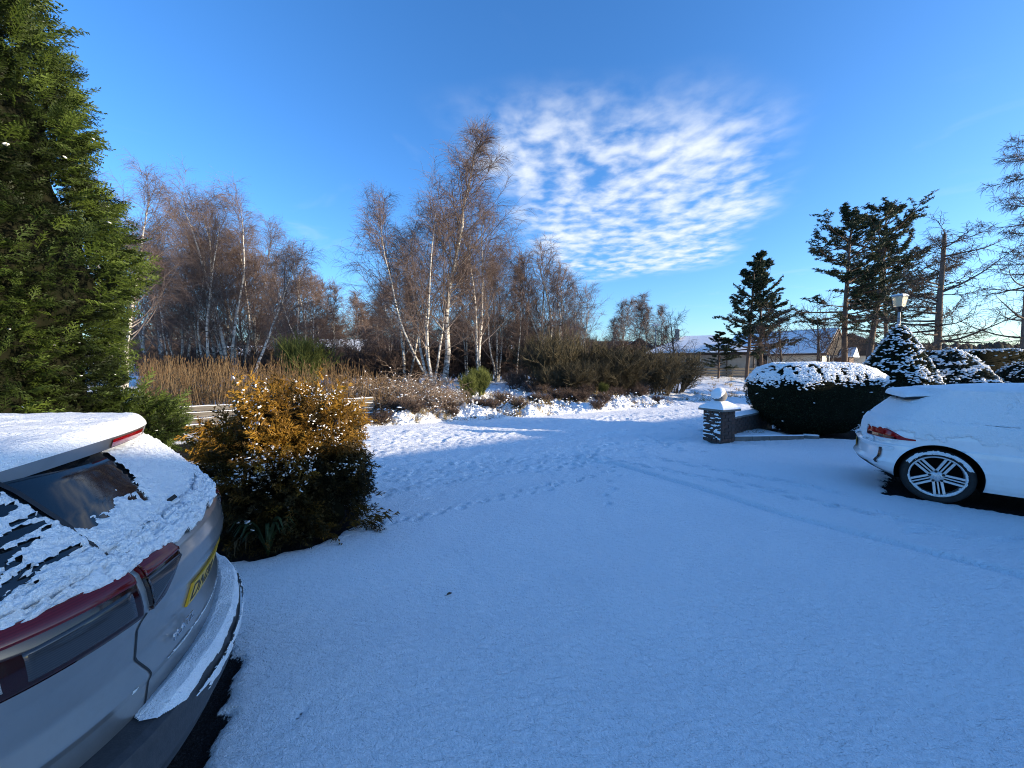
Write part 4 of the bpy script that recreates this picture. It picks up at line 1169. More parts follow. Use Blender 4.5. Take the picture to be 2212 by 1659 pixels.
# ================================================================== BRONZE BUSH
def bush():
    r = np.random.default_rng(21)
    c = (-2.34, 4.0)
    t_ = thing('bronze_bush', 'rounded bronze and gold conifer bush dusted with snow beside the silver crossover', 'bush', (c[0], c[1], 0))
    for i in range(6):
        a = i * 1.05; V, F = tube1([(0.1 * math.cos(a), .1 * math.sin(a), -.05), (.3 * math.cos(a), .3 * math.sin(a), .6), (.5 * math.cos(a), .5 * math.sin(a), 1.1)], [.035, .025, .01], 6)
        fobj('stem', V, F, MAT['bark_brown'], t_)
    H = 1.42
    prof = lambda t: np.interp(t, [0, .08, .25, .45, .65, .82, .93, 1], [.58, .68, .75, .71, .61, .48, .31, .05])
    n = 5200
    P, Nn, t, a = crown_surface(r, n, H, prof, .17, 22, 0.02, lobes=8)
    lumps = fbm(a * 2.6, P[:, 2] * 3.2, 25, 3)
    depth = r.random(n) ** 1.4 * .28
    P = P - Nn * depth[:, None] + Nn * (.16 * lumps)[:, None]
    P[:, 2] = np.maximum(P[:, 2], .04)
    d = Nn * np.array([1, 1, .7]) + np.array([0, 0, .55]) + r.normal(0, .45, (n, 3))
    u = r.normal(0, 1, (n, 3)) + np.array([0, 0, .5])
    sz = r.uniform(.08, .21, n); lead = r.random(n) < .05; sz[lead] *= 1.6
    V, F = scatter(FV2, FF2, P, frames(d, u), sz)
    V[:, 2] = np.maximum(V[:, 2], .005)
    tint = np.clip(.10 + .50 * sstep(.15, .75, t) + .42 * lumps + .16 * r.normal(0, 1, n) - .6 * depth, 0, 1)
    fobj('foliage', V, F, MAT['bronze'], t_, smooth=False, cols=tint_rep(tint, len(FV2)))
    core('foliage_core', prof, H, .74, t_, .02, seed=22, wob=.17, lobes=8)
    # snow caught on the sprays
    up = (Nn[:, 2] > -.15) & (depth < .14) & (t > .38)
    patch = fbm(a * 3.1 + 4, P[:, 2] * 4.0, 27, 3)
    idx = np.where(up & (patch > .12))[0]; idx = r.choice(idx, min(len(idx), 620), replace=False)
    dn = d[idx] / np.linalg.norm(d[idx], axis=1, keepdims=True)
    p = np.concatenate([P[idx] + dn * (sz[idx] * f_)[:, None] + r.normal(0, .008, (len(idx), 3)) + np.array([0, 0, .008]) for f_ in (.25, .45, .65, .85)])
    snow_blobs('snow', p, r.uniform(.004, .0155, len(p)), t_, r, .42, 'snow_blob', .6)
bush()
# dark strap-leaved plant tucked under the bush
def strap_plant():
    r = np.random.default_rng(31)
    g = G(560, 1215)
    t_ = thing('strap_leaf_plant', 'dark strap-leaved plant tucked under the front of the bronze bush', 'plant', (g[0], g[1] + .12, 0))
    n = 46
    a = r.uniform(0, 2 * np.pi, n); L = r.uniform(.22, .38, n)
    s = np.linspace(0, 1, 6)[None]
    x = np.cos(a)[:, None] * L[:, None] * s * .8; y = np.sin(a)[:, None] * L[:, None] * s * .8
    z = .32 * np.sin(np.pi * s * .72) * L[:, None] / .3
    C = np.stack([x, y, z], -1)
    sd_ = np.stack([-np.sin(a), np.cos(a), np.zeros(n)], 1)[:, None] * (.016 * np.sin(np.pi * (.12 + .88 * s)) ** .7 + .001)[..., None]
    V = np.stack([C - sd_, C + sd_], 2).reshape(-1, 3)
    F = (grid_faces(6, 2)[None] + (np.arange(n) * 12)[:, None, None]).reshape(-1, 4)
    fobj('leaves', V, F, MAT['yew'], t_, cols=np.full((len(V), 3), .8))
    snow_blobs('snow', C[r.choice(n, 16), r.choice([3, 4], 16)] + np.array([0, 0, .01]), np.full(16, .018), t_, r, .4, 'snow_blob')
strap_plant()

# ================================================================== CLIPPED HEDGE AND GARDEN CONIFERS (right)
def leaf_tuft():
    V = [(0, -.12, 0), (0, .12, 0), (1, 0, .05), (.1, -.1, .05), (.2, .1, .1), (.7, .5, .25), (.1, .1, -.05), (.2, -.1, -.05), (.7, -.5, .1)]
    return np.array(V, float), np.array([(0, 1, 2), (3, 4, 5), (6, 7, 8)])
TV, TF = leaf_tuft()
def hedge(name, label, cat, loc, rz, surf, n, size, mt, seed, snow_fn, core_s, nsnow, snow_size, inner=None):
    r = np.random.default_rng(seed)
    t_ = thing(name, label, cat, loc, rz)
    P, Nn = surf(r, n)
    dp = r.random(n) ** 2 * .07
    Q = P - Nn * dp[:, None]
    d = Nn + r.normal(0, .6, (n, 3)); u = r.normal(0, 1, (n, 3))
    V, F = scatter(TV, TF, Q, frames(d, u), size * r.uniform(.6, 1.3, n))
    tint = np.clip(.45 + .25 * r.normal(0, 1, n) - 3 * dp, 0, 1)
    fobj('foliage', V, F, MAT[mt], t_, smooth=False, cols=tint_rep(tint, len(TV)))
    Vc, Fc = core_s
    fobj('foliage_core', Vc, Fc, MAT['core_dark'], t_)
    P, Nn = surf(r, nsnow * 4)
    pr = snow_fn(P, Nn)
    k = r.random(len(P)) < pr
    P = P[k]; Nn = Nn[k]
    snow_blobs('snow', P + Nn * .02 + np.array([0, 0, .012]), np.full(len(P), snow_size), t_, r, .42, 'snow_blob')
    V, F = tube1([(0, 0, -.1), (0, 0, .5)], [.07, .05], 8); fobj('trunk', V, F, MAT['bark_brown'], t_)
    return t_
# 1) big clipped barrel of a hedge: super-ellipsoid, longer than deep
HX, HY = 1.50, .95
def barrel_r(ph, zt):
    # horizontal radius profile: narrow foot, widest at 0.6, flat dome
    return np.interp(zt, [0, .06, .25, .5, .68, .80, .90, .96, 1.0], [.50, .60, .86, .985, 1.0, .955, .82, .60, .0])
def barrel(r, n):
    zt = np.concatenate([r.random(int(n * .62)) * .9, 1 - r.random(n - int(n * .62)) ** 2 * .25]); ph = r.random(n) * 2 * np.pi
    rr = barrel_r(ph, zt)
    # roof points: fill the dome
    top = zt > .9
    f = 1 + .035 * fbm(ph * 2.2, zt * 5, 301, 3)
    ex = 2 / 2.7
    cx = np.sign(np.cos(ph)) * np.abs(np.cos(ph)) ** ex; cy = np.sign(np.sin(ph)) * np.abs(np.sin(ph)) ** ex
    P = np.stack([HX * rr * f * cx, HY * rr * f * cy, .06 + 1.68 * zt + .03 * fbm(cx * 2 * rr, cy * 2 * rr, 303, 2)], 1)
    e = .02; dr = (barrel_r(ph, np.clip(zt + e, 0, 1)) - barrel_r(ph, np.clip(zt - e, 0, 1))) / (2 * e)
    Nn = np.stack([np.cos(ph), np.sin(ph) * 1.3, -dr * .75], 1); Nn /= np.linalg.norm(Nn, axis=1, keepdims=True)
    return P, Nn
zt = np.linspace(0, 1, 40); ph = np.linspace(0, 2 * np.pi, 64, endpoint=False); ZT, PH = np.meshgrid(zt, ph, indexing='ij')
ex = 2 / 2.7; rr = barrel_r(PH, ZT) * .965
Vc = np.stack([HX * rr * np.sign(np.cos(PH)) * np.abs(np.cos(PH)) ** ex, HY * rr * np.sign(np.sin(PH)) * np.abs(np.sin(PH)) ** ex, .05 + 1.65 * ZT], -1).reshape(-1, 3)
def snow_top(P, Nn):
    ragg = fbm(P[:, 0] * 2.2, P[:, 1] * 2.2 + P[:, 2], 305, 3)
    p = sstep(1.12, 1.40, P[:, 2] + .10 * ragg) * (fbm(P[:, 0] * 9, P[:, 1] * 9, 306, 2) > -.55)
    return np.clip(p + .0022 * (P[:, 2] < 1.25), 0, 1)
hb_c = (7.42, 9.5)
hedge('clipped_hedge', 'big clipped barrel-shaped dark hedge with a snowy top beside the brick pillar', 'hedge', (hb_c[0], hb_c[1], 0), R(4), barrel, 17000, .05, 'yew', 41, snow_top, (Vc, grid_faces(40, 64, True)), 7000, .029)

# 2) cones and block further right
def cone_surf(H, prof, seed, wob=.10):
    def f(r, n):
        P, Nn, t, a = crown_surface(r, n, H, prof, wob, seed, 0.03, lobes=9)
        return P, Nn
    a = np.linspace(0, 2 * np.pi, 48, endpoint=False); t = np.linspace(0, 1, 40); T, A = np.meshgrid(t, a, indexing='ij')
    rad = prof(T) * .93 * (1 + wob * fbm(A * 9 / (2 * np.pi) * 2, T * H * .9, seed, 3) * 1.2)
    V = np.stack([rad * np.cos(A), rad * np.sin(A), .03 + T * H * .98], -1).reshape(-1, 3)
    return f, (V, grid_faces(40, 48, True))
def snow_ledges(dens, seed, zlim=0):
    def f(P, Nn):
        b = fbm(np.arctan2(P[:, 1], P[:, 0]) * 4, P[:, 2] * 7, seed, 3)
        return dens * sstep(-.25, .5, b) * (P[:, 2] > zlim)
    return f
cp = lambda t: 1.45 * np.interp(t, [0, .1, .35, .6, .8, .93, 1], [.98, 1.02, .86, .58, .34, .20, .04])
f, c_ = cone_surf(3.32, cp, 51, .07)
YC = 16.3
hedge('cone_conifer', 'tall dark cone-shaped conifer streaked with snow below the street lamp', 'tree', (DX(1938, YC), YC, 0), 0, f, 12000, .09, 'yew', 52, snow_ledges(.50, 53), c_, 2400, .056)
cp2 = lambda t: 1.42 * np.interp(t, [0, .15, .4, .65, .85, 1], [1.25, 1.2, 1.0, .72, .40, .05])
f, c_ = cone_surf(2.42, cp2, 55, .08); YC = 17.3
hedge('pale_conifer', 'broad pale blue-grey conifer frosted with snow beside the dark cone', 'tree', (DX(2052, YC), YC, 0), 0, f, 11000, .09, 'yew_pale', 56, snow_ledges(.6, 57), c_, 3000, .055)
def block_surf(L, Dp, H, seed):
    def f(r, n):
        m = np.array([L * H, L * H, Dp * H, Dp * H, L * Dp]); m = m / m.sum(); k = r.choice(5, n, p=m)
        u = r.random(n) - .5; v = r.random(n)
        P = np.zeros((n, 3)); Nn = np.zeros((n, 3))
        for i, (nx, ny) in enumerate(((0, -1), (0, 1), (-1, 0), (1, 0))):
            s = k == i
            if ny: P[s] = np.stack([u[s] * L, np.full(s.sum(), ny * Dp / 2), v[s] * H], 1)
            else: P[s] = np.stack([np.full(s.sum(), nx * L / 2), u[s] * Dp, v[s] * H], 1)
            Nn[s] = (nx, ny, .05)
        s = k == 4; P[s] = np.stack([u[s] * L, (v[s] - .5) * Dp, np.full(s.sum(), H)], 1); Nn[s] = (0, 0, 1)
        b = .05 * fbm(P[:, 0] * 1.6 + P[:, 1], P[:, 2] * 1.6, seed, 3)
        return P + Nn * b[:, None], Nn
    V, F = box(-L / 2 + .05, L / 2 - .05, -Dp / 2 + .05, Dp / 2 - .05, -.05, H - .04)
    return f, (V, F)
f, c_ = block_surf(3.3, 1.4, 2.36, 61); YC = 19.2
def sn_block(P, Nn): return np.where(Nn[:, 2] > .8, .75, .035 + .25 * (P[:, 2] > P[:, 2].max() - .14))
hedge('block_hedge', 'tall square-cut dark hedge behind the pale conifer', 'hedge', (DX(2100, YC), YC, 0), R(-14), f, 11000, .085, 'yew', 62, sn_block, c_, 1500, .055)
f, c_ = cone_surf(1.85, lambda t: 1.4 * np.interp(t, [0, .2, .6, .9, 1], [.95, 1.0, .8, .45, .05]), 65, .09); YC = 17.0
hedge('snowy_shrub', 'snow-frosted grey shrub past the end of the square-cut hedge', 'bush', (DX(2226, YC), YC, 0), 0, f, 6000, .07, 'yew_pale', 66, snow_ledges(.6, 67), c_, 1400, .042)
f, c_ = block_surf(3.2, 1.0, 2.55, 68)
hedge('shade_hedge', 'unseen tall clipped dark hedge added to shade the barrel hedge', 'hedge', (14.6, 6.9, 0), R(84), f, 6000, .08, 'yew', 69, sn_block, c_, 700, .05)  # outside the view, added only to throw shade on the barrel hedge
# dark garage edge showing behind the hedge
gs = thing('garage', 'dark flat-roofed garage with a snow line behind the square-cut hedge', 'garage', (DX(2225, 24) + 2.2, 24, 0.35), R(-8))
V, F = box(-2.9, 3, -.1, 4, 0, 2.05); fobj('wall', V, F, MAT['fascia'], gs, smooth=False)
V, F = box(-3.1, 3.2, -.3, 4.2, 2.055, 2.25); fobj('roof', V, F, MAT['gloss_black'], gs, smooth=False)
V, F = box(-3.08, 3.18, -.28, 4.2, 2.252, 2.30); fobj('roof_snow', V, F, MAT['roof_snow'], gs, smooth=False)
V, F = box(-3.12, 3.22, -.345, -.302, 2.02, 2.07); fobj('gutter', V, F, MAT['white_frame'], gs, smooth=False)

# ================================================================== BRICK PILLAR, LOW WALL, KERB
MAT['brick'] = noisy('dark_brick', (0.045, 0.030, 0.026), (0.085, 0.058, 0.05), 9, 0.85, 60, .003)
MAT['brick2'] = noisy('dark_brick_red', (0.06, 0.034, 0.028), (0.10, 0.06, 0.048), 9, 0.85, 60, .003)
MAT['mortar'] = noisy('mortar', (0.05, 0.047, 0.045), (0.08, 0.075, 0.07), 12, 0.95)
MAT['cast_stone'] = noisy('cast_stone', (0.12, 0.115, 0.105), (0.2, 0.19, 0.175), 7, 0.85, 40, .003)
def brick_mesh(l, w, h, nm):
    V, F = box(-l / 2, l / 2, -w / 2, w / 2, -h / 2, h / 2)
    me = fast_mesh(nm, V, F, MAT['brick'], smooth=False); return me
BR = {}
def brick(parent, x, y, z, rz, l=.212, w=.10, h=.064, alt=False):
    key = (round(l, 3), round(w, 3), round(h, 3), alt)
    if key not in BR:
        BR[key] = brick_mesh(l, w, h, 'brick'); BR[key].materials.clear(); BR[key].materials.append(MAT['brick2' if alt else 'brick'])
    o = link('brick', BR[key], parent); o.location = (x, y, z); o.rotation_euler = (0, 0, rz)
    m_ = None
    return o
pc = G(1552, 951)
pil = thing('brick_pillar', 'brick gate pillar with a stone ball finial and snow-plastered side', 'pillar', (pc[0], pc[1], 0), R(26))
S_ = .45; nC = 9; ch = .075
V, F = box(-S_ / 2 + .012, S_ / 2 - .012, -S_ / 2 + .012, S_ / 2 - .012, -.1, nC * ch); fobj('mortar_core', V, F, MAT['mortar'], pil, smooth=False)
br_ = random.Random(4)
for c in range(nC):
    z = c * ch + .037
    for side in range(4):
        ang_ = side * math.pi / 2
        # running bond round the pillar: two bricks a side, offset by half on alternate courses
        if c % 2 == 0: spans = [(-.225 + .0, .000), (.010, .112)] ; 
        lens = [(-.2225, -.0075), (.0025, .1175)] if c % 2 == 0 else [(-.2225, -.1225), (-.1125, .1025)]
        for (u0, u1) in lens:
            l = u1 - u0 - .008; um = (u0 + u1) / 2
            # local offset: along the face, at the face depth
            dx = um; dy = -S_ / 2 + .05 - br_.uniform(0, .003)
            x = dx * math.cos(ang_) - dy * math.sin(ang_); y = dx * math.sin(ang_) + dy * math.cos(ang_)
            brick(pil, x, y, z, ang_, l, .10, .064, br_.random() < .3)
        # closer filling the corner
        um = (.125 + .2225) / 2 if c % 2 == 0 else (.1105 + .2225) / 2
        l = (.2225 - .125) if c % 2 == 0 else (.2225 - .1105)
        dx = um; dy = -S_ / 2 + .05
        x = dx * math.cos(ang_) - dy * math.sin(ang_); y = dx * math.sin(ang_) + dy * math.cos(ang_)
        brick(pil, x, y, z + .0005, ang_, l - .002, .098, .064, br_.random() < .3)
zt_ = nC * ch
cw = .60
V = np.array([(-cw / 2, -cw / 2, zt_), (cw / 2, -cw / 2, zt_), (cw / 2, cw / 2, zt_), (-cw / 2, cw / 2, zt_), (-cw / 2, -cw / 2, zt_ + .05), (cw / 2, -cw / 2, zt_ + .05), (cw / 2, cw / 2, zt_ + .05), (-cw / 2, cw / 2, zt_ + .05), (-.10, -.10, zt_ + .17), (.10, -.10, zt_ + .17), (.10, .10, zt_ + .17), (-.10, .10, zt_ + .17)])
F = np.array([(0, 3, 2, 1), (0, 1, 5, 4), (1, 2, 6, 5), (2, 3, 7, 6), (3, 0, 4, 7), (4, 5, 9, 8), (5, 6, 10, 9), (6, 7, 11, 10), (7, 4, 8, 11), (8, 9, 10, 11)])
fobj('cap_stone', V, F, MAT['cast_stone'], pil, smooth=False)
# snow on the cap, following its four slopes
n = 41; u, v = np.meshgrid(np.linspace(-1, 1, n), np.linspace(-1, 1, n), indexing='ij')
mx_ = np.maximum(np.abs(u), np.abs(v)); rad_ = cw / 2 * 1.01
zz = zt_ + .05 + .12 * np.clip((1 - mx_) / (1 - .33), 0, 1) + .035 * sstep(1.0, .9, mx_) * (1 + .2 * fbm(u * 3, v * 3, 71, 3)) - .004 * (mx_ > .99)
gobj(np.stack([u * rad_, v * rad_, zz], -1), 'cap_snow', MAT['snow_blob'], pil)
br_r = .152
V, F = ico(4); V = V * br_r
ball = fobj('ball_finial', V + np.array([0, 0, zt_ + .185 + br_r * .92]), F, MAT['cast_stone'], pil)
# ball snow: upper-left half, a real shell
V, F = ico(5); dsn = np.array([-.75, -.25, .75]); dsn /= np.linalg.norm(dsn)
# pillar is rotated: bring the direction into its frame
ca, sa = math.cos(-R(26)), math.sin(-R(26)); dl = np.array([dsn[0] * ca - dsn[1] * sa, dsn[0] * sa + dsn[1] * ca, dsn[2]])
mk = V @ dl + .07 * fbm(V[:, 0] * 4, V[:, 1] * 4 + V[:, 2] * 3, 73, 3)
Vs = V * (br_r + .003 + .022 * sstep(.28, .6, mk))[:, None] + np.array([0, 0, zt_ + .185 + br_r * .92])
keep = F[(mk[F] > .30).all(1)]; used, inv = np.unique(keep, return_inverse=True)
fobj('ball_snow', Vs[used], inv.reshape(-1, 3), MAT['snow_blob'], pil)
# snow plastered on the left face
nu, nv = 60, 90
u, v = np.meshgrid(np.linspace(-.222, .222, nu), np.linspace(.01, zt_ - .01, nv), indexing='ij')
cr = np.abs(((v / ch) % 1) - .5) * 2            # 1 at the joints
mk = .9 * cr - .45 + .75 * fbm(u * 9, v * 26, 75, 3)
mk[0] = mk[-1] = -1; mk[:, 0] = mk[:, -1] = -1
Pp = np.stack([np.full_like(u, -S_ / 2 - .002) - .016 * sstep(0, .5, mk), u, v], -1)
drop_faces(Pp, (mk > .12).astype(float), 'side_snow', MAT['snow_blob'], pil)
# low wall running back from the pillar into the hedge
wl = thing('low_brick_wall', 'low brick garden wall with a snow-capped coping running into the barrel hedge', 'wall', (pc[0], pc[1], 0), R(38))
L0, L1 = .26, 2.9; wc = 6
V, F = box(L0, L1, -.095, .095, -.1, wc * ch); fobj('mortar_core', V, F, MAT['mortar'], wl, smooth=False)
for c in range(wc):
    x = L0 + (0 if c % 2 else .11)
    while x < L1 - .1:
        for sd_ in (-1, 1): brick(wl, x + .106, sd_ * .056, c * ch + .037, 0, .212, .094, .064, br_.random() < .3)
        x += .225
bevbox('coping', L0, L1, -.14, .14, wc * ch + .001, wc * ch + .05, MAT['cast_stone'], wl, .008)
u, v = np.meshgrid(np.linspace(L0 + .02, L1, 80), np.linspace(-1, 1, 21), indexing='ij')
gobj(np.stack([u, v * .142, wc * ch + .048 + .05 * (1 - np.abs(v) ** 4) ** .7 + .006 * fbm(u * 6, v, 77, 3)], -1), 'coping_snow', MAT['snow_blob'], wl)
# edging kerb of the planting bed
k0 = G(1585, 951); k1 = G(1735, 949)
kb = thing('bed_kerb', 'low stone kerb edging the planting bed between the pillar and the barrel hedge', 'kerb', (k0[0], k0[1], 0), math.atan2(k1[1] - k0[1], k1[0] - k0[0]))
Lk_ = math.hypot(k1[0] - k0[0], k1[1] - k0[1])
nk = 4
for i in range(nk):
    o = bevbox('kerb_stone', i * Lk_ / nk + .006, (i + 1) * Lk_ / nk - .006, -.03, .03, -.1, .085 + .006 * (i % 2), MAT['cast_stone'], kb, .008)
u, v = np.meshgrid(np.linspace(0, Lk_, 60), np.linspace(-1, 1, 11), indexing='ij')
gobj(np.stack([u, v * .034, .088 + .018 * (1 - np.abs(v) ** 3)], -1), 'kerb_snow', MAT['snow_blob'], kb)
bed = np.meshgrid(np.linspace(0, Lk_ * 1.25, 40), np.linspace(.03, 1.5, 30), indexing='ij')
o = gobj(np.stack([bed[0], bed[1], .085 + .02 * fbm(bed[0] * 2, bed[1] * 2, 79, 3) - .12 * sstep(Lk_ * .75, Lk_ * 1.2, bed[0])], -1), 'bed_snow', MAT['snow'], kb)
st = G(1752, 948)
sb = thing('loose_stone', 'loose snow-capped stone block at the end of the bed kerb', 'stone', (st[0], st[1], 0), R(-25))
bevbox('block', -.14, .14, -.06, .06, -.02, .075, MAT['cast_stone'], sb, .015)
V, F = box(-.138, .138, -.058, .058, .0755, .10); o = fobj('snow', V, F, MAT['snow_blob'], sb); m_ = o.modifiers.new('bevel', 'BEVEL'); m_.width = .012; m_.segments = 3
# ================================================================== TREES
def bark_mat(name, stops, ns=3.0, bands=False, rough=.85):
    """Col.r = 0 for the finest twigs .. 1 for the trunk"""
    m = mat(name, stops[0][1], rough, spec=.2); t, b = nodes(m); o = coord(t)
    at_ = N(t, 'ShaderNodeVertexColor'); at_.layer_name = 'Col'
    sp = N(t, 'ShaderNodeSeparateColor'); Lk(t, at_.outputs['Color'], sp.inputs[0])
    f = M('ADD', sp.outputs[0], M('MULTIPLY_ADD', mnoise(t, ns, 4, .6, o), .24, -.12, tree=t), tree=t)
    c = ramp(t, f, stops)
    if bands:
        mp = N(t, 'ShaderNodeMapping'); mp.inputs['Scale'].default_value = (1.2, 1.2, 5.5); Lk(t, o, mp.inputs[0])
        dk = smap(mnoise(t, 1.6, 5, .7, mp.outputs[0]), .50, .62, tree=t)
        sz = N(t, 'ShaderNodeSeparateXYZ'); Lk(t, o, sz.inputs[0])
        foot = smap(sz.outputs[2], 4.5, .5, tree=t)
        dk = M('MAXIMUM', dk, M('MULTIPLY', foot, smap(mnoise(t, 3.0, 4, .7, o), .40, .60, tree=t), tree=t), tree=t)
        mx = N(t, 'ShaderNodeMix', data_type='RGBA'); Lk(t, M('MULTIPLY', dk, sp.outputs[0], tree=t), mx.inputs['Factor']); Lk(t, c, mx.inputs[6]); mx.inputs[7].default_value = (.035, .028, .025, 1)
        c = mx.outputs[2]
    Lk(t, c, b.inputs['Base Color'])
    return m
MAT['birch'] = bark_mat('birch_bark', [(0.0, (.172, .122, .104)), (0.30, (.10, .078, .068)), (.48, (.20, .16, .14)), (.62, (.34, .31, .28)), (1.0, (.56, .53, .48))], 3.0, True)
MAT['darkbark'] = bark_mat('dark_bark', [(0.0, (.085, .06, .05)), (.4, (.06, .045, .038)), (1.0, (.10, .08, .065))])
MAT['farbark'] = bark_mat('far_bark', [(0.0, (.095, .068, .058)), (.4, (.07, .054, .046)), (1.0, (.12, .10, .09))])
MAT['larch'] = bark_mat('larch_bark', [(0.0, (.10, .075, .055)), (.4, (.075, .055, .045)), (1.0, (.15, .12, .10))], 2.0)
MAT['pinebark'] = bark_mat('pine_bark', [(0.0, (.10, .06, .04)), (.4, (.10, .06, .04)), (1.0, (.12, .085, .065))], 2.0)
MAT['pine'] = leaf_mat('pine_needles', [(.2, (.012, .022, .012)), (.5, (.026, .042, .02)), (.85, (.055, .075, .03))], trans=.12)

def grow(r, start, d, L, K, trop, wander, curve_tip=None):
    """start (n,3), d (n,3), L (n,), K segments; trop (3,) or scalar-z pull; curve_tip: extra pull growing toward the tip"""
    n = len(start)
    pts = np.zeros((n, K + 1, 3)); pts[:, 0] = start
    d = d / np.linalg.norm(d, axis=1, keepdims=True)
    for i in range(K):
        d = d + r.normal(0, wander, (n, 3)) + np.array([0, 0, trop])
        if curve_tip is not None: d = d + np.array([0, 0, curve_tip * ((i + 1) / K) ** 1.5])
        d = d / np.linalg.norm(d, axis=1, keepdims=True)
        pts[:, i + 1] = pts[:, i] + d * (L / K)[:, None]
    return pts
def along(r, pts, m, t0, t1, jit=True):
    """m child origins per curve -> origin, tangent, t, parent index"""
    n, K1, _ = pts.shape
    t = t0 + (t1 - t0) * (np.arange(m)[None] + (r.random((n, m)) if jit else .5)) / m
    f = t * (K1 - 1); i = np.clip(f.astype(int), 0, K1 - 2); w = f - i
    idx = np.arange(n)[:, None]
    o = pts[idx, i] * (1 - w)[..., None] + pts[idx, i + 1] * w[..., None]
    tan = pts[idx, i + 1] - pts[idx, i]; tan /= np.linalg.norm(tan, axis=2, keepdims=True) + 1e-9
    return o.reshape(-1, 3), tan.reshape(-1, 3), t.reshape(-1), np.repeat(np.arange(n), m)
def split_dir(r, tan, ang, flat=0.0):
    """directions leaving tan at angle ang (array) with random azimuth"""
    n = len(tan); a = r.random(n) * 2 * np.pi
    ref = np.where(np.abs(tan[:, 2:3]) > .9, np.array([[1.0, 0, 0]]), np.array([[0, 0, 1.0]]))
    u = np.cross(tan, ref); u /= np.linalg.norm(u, axis=1, keepdims=True) + 1e-9; v = np.cross(tan, u)
    side = u * np.cos(a)[:, None] + v * np.sin(a)[:, None] * (1 - flat)
    side /= np.linalg.norm(side, axis=1, keepdims=True) + 1e-9
    return tan * np.cos(ang)[:, None] + side * np.sin(ang)[:, None]
def taper(r0, r1, K): return r0[:, None] + (r1 - r0)[:, None] * np.linspace(0, 1, K + 1)[None] ** .9
class Acc:
    def __init__(s): s.V = []; s.F = []; s.C = []; s.o = 0
    def add(s, V, F, c):
        s.V.append(V); s.F.append(F + s.o); s.C.append(np.broadcast_to(np.asarray(c, float).reshape(-1, 1), (len(V), 3)) if np.ndim(c) else np.full((len(V), 3), c)); s.o += len(V)
    def tube(s, pts, rad, S, c0=None):
        V, F = tubes(pts, rad, S)
        c = np.repeat(np.clip(rad.reshape(-1) / .10, 0, 1) ** .6, S) if c0 is None else c0
        s.add(V, F, c)
    def mesh(s, name, mt, smooth=True): return fast_mesh(name, np.concatenate(s.V), np.concatenate(s.F), mt, smooth, np.concatenate(s.C))
def bare_tree(seed, H, r0, stems=((0, 0),), n1=26, a1=(.9, .55), l1=(.40, .12), t1=(.22, .97), m2=8, m3=9, m4=0, l3=(.5, 1.0), droop=-.16, up1=.05, lean_trop=.02, twr=.0042, mt='birch', wander=.06, crown_dead=0, l1pow=1.0, stem_len=None):
    """bare deciduous tree -> (trunk mesh, crown mesh)"""
    r = np.random.default_rng(seed)
    tr = Acc(); cr = Acc()
    for si, (dx, dy) in enumerate(stems):
        Hs = H * (1 if si == 0 else r.uniform(.78, .97)) if stem_len is None else H * stem_len[si]
        K = 14
        st = grow(r, np.array([[dx * .12, dy * .12, -.15]]), np.array([[dx, dy, 1.0]]), np.array([Hs * math.sqrt(1 + .3 * (dx * dx + dy * dy))]), K, lean_trop, .06)
        rs = r0 * (1 if si == 0 else r.uniform(.6, .9))
        rad = (rs * (1 - np.linspace(0, 1, K + 1)) ** .85 + .008)[None]
        rad[0, 0] *= 1.35
        V, F = tubes(st, rad, 8); tr.add(V, F, np.repeat(np.clip(.30 + rad[0] / .05, 0, 1), 8))
        # main limbs
        o1, tan1, tt1, _ = along(r, st, n1, t1[0], t1[1])
        h = (tt1 - t1[0]) / (t1[1] - t1[0])
        ang = a1[0] + (a1[1] - a1[0]) * h + r.normal(0, .12, len(h))
        L1 = Hs * (l1[0] + (l1[1] - l1[0]) * h ** l1pow) * r.uniform(.65, 1.15, len(h))
        d1 = split_dir(r, tan1, ang)
        b1 = grow(r, o1, d1, L1, 8, up1, wander, droop * .35)
        rad1 = taper(np.clip(rs * .42 * (1 - .75 * tt1), .012, .2), np.full(len(h), .004), 8)
        cr.tube(b1, rad1, 5)
        # secondary
        o2, tan2, tt2, p2 = along(r, b1, m2, .15, .98)
        L2 = L1[p2] * r.uniform(.22, .50, len(tt2)) * (1.15 - .6 * tt2)
        b2 = grow(r, o2, split_dir(r, tan2, r.uniform(.45, .95, len(tt2))), L2, 5, .02, .10, droop * .8)
        cr.tube(b2, taper(np.full(len(L2), .009), np.full(len(L2), .0035), 5), 3, .20)
        # twigs
        o3, tan3, tt3, p3 = along(r, b2, m3, .1, 1.0)
        L3 = r.uniform(l3[0], l3[1], len(tt3))
        d3 = split_dir(r, tan3, r.uniform(.3, .9, len(tt3)))
        b3 = grow(r, o3, d3, L3, 3, droop * .6, .10, droop * 1.6)
        cr.tube(b3, taper(np.full(len(L3), twr), np.full(len(L3), twr * .45), 3), 3, np.repeat(r.uniform(0, .16, len(L3)), 12))
        if m4:
            o4, tan4, _, _ = along(r, b3, m4, .2, 1.0)
            L4 = r.uniform(.2, .45, len(o4))
            b4 = grow(r, o4, split_dir(r, tan4, r.uniform(.3, .8, len(o4))), L4, 2, droop, .1)
            cr.tube(b4, taper(np.full(len(L4), twr * .75), np.full(len(L4), twr * .4), 2), 3, .05)
    return tr.mesh('trunk', MAT[mt]), cr.mesh('crown', MAT[mt])
def plant(protos, name, label, cat, x, y, sc_=1.0, rz=0.0, group=None, names=('trunk', 'crown'), tilt=(0, 0), sz=None, z=None):
    t_ = thing(name, label, cat, (x, y, (gz(x, y) if z is None else z) - .03), rz, group)
    t_.rotation_euler = (tilt[0], tilt[1], rz)
    t_.scale = (sc_, sc_, sz if sz else sc_)
    for nm, me in zip(names, protos): link(nm, me, t_)
    return t_
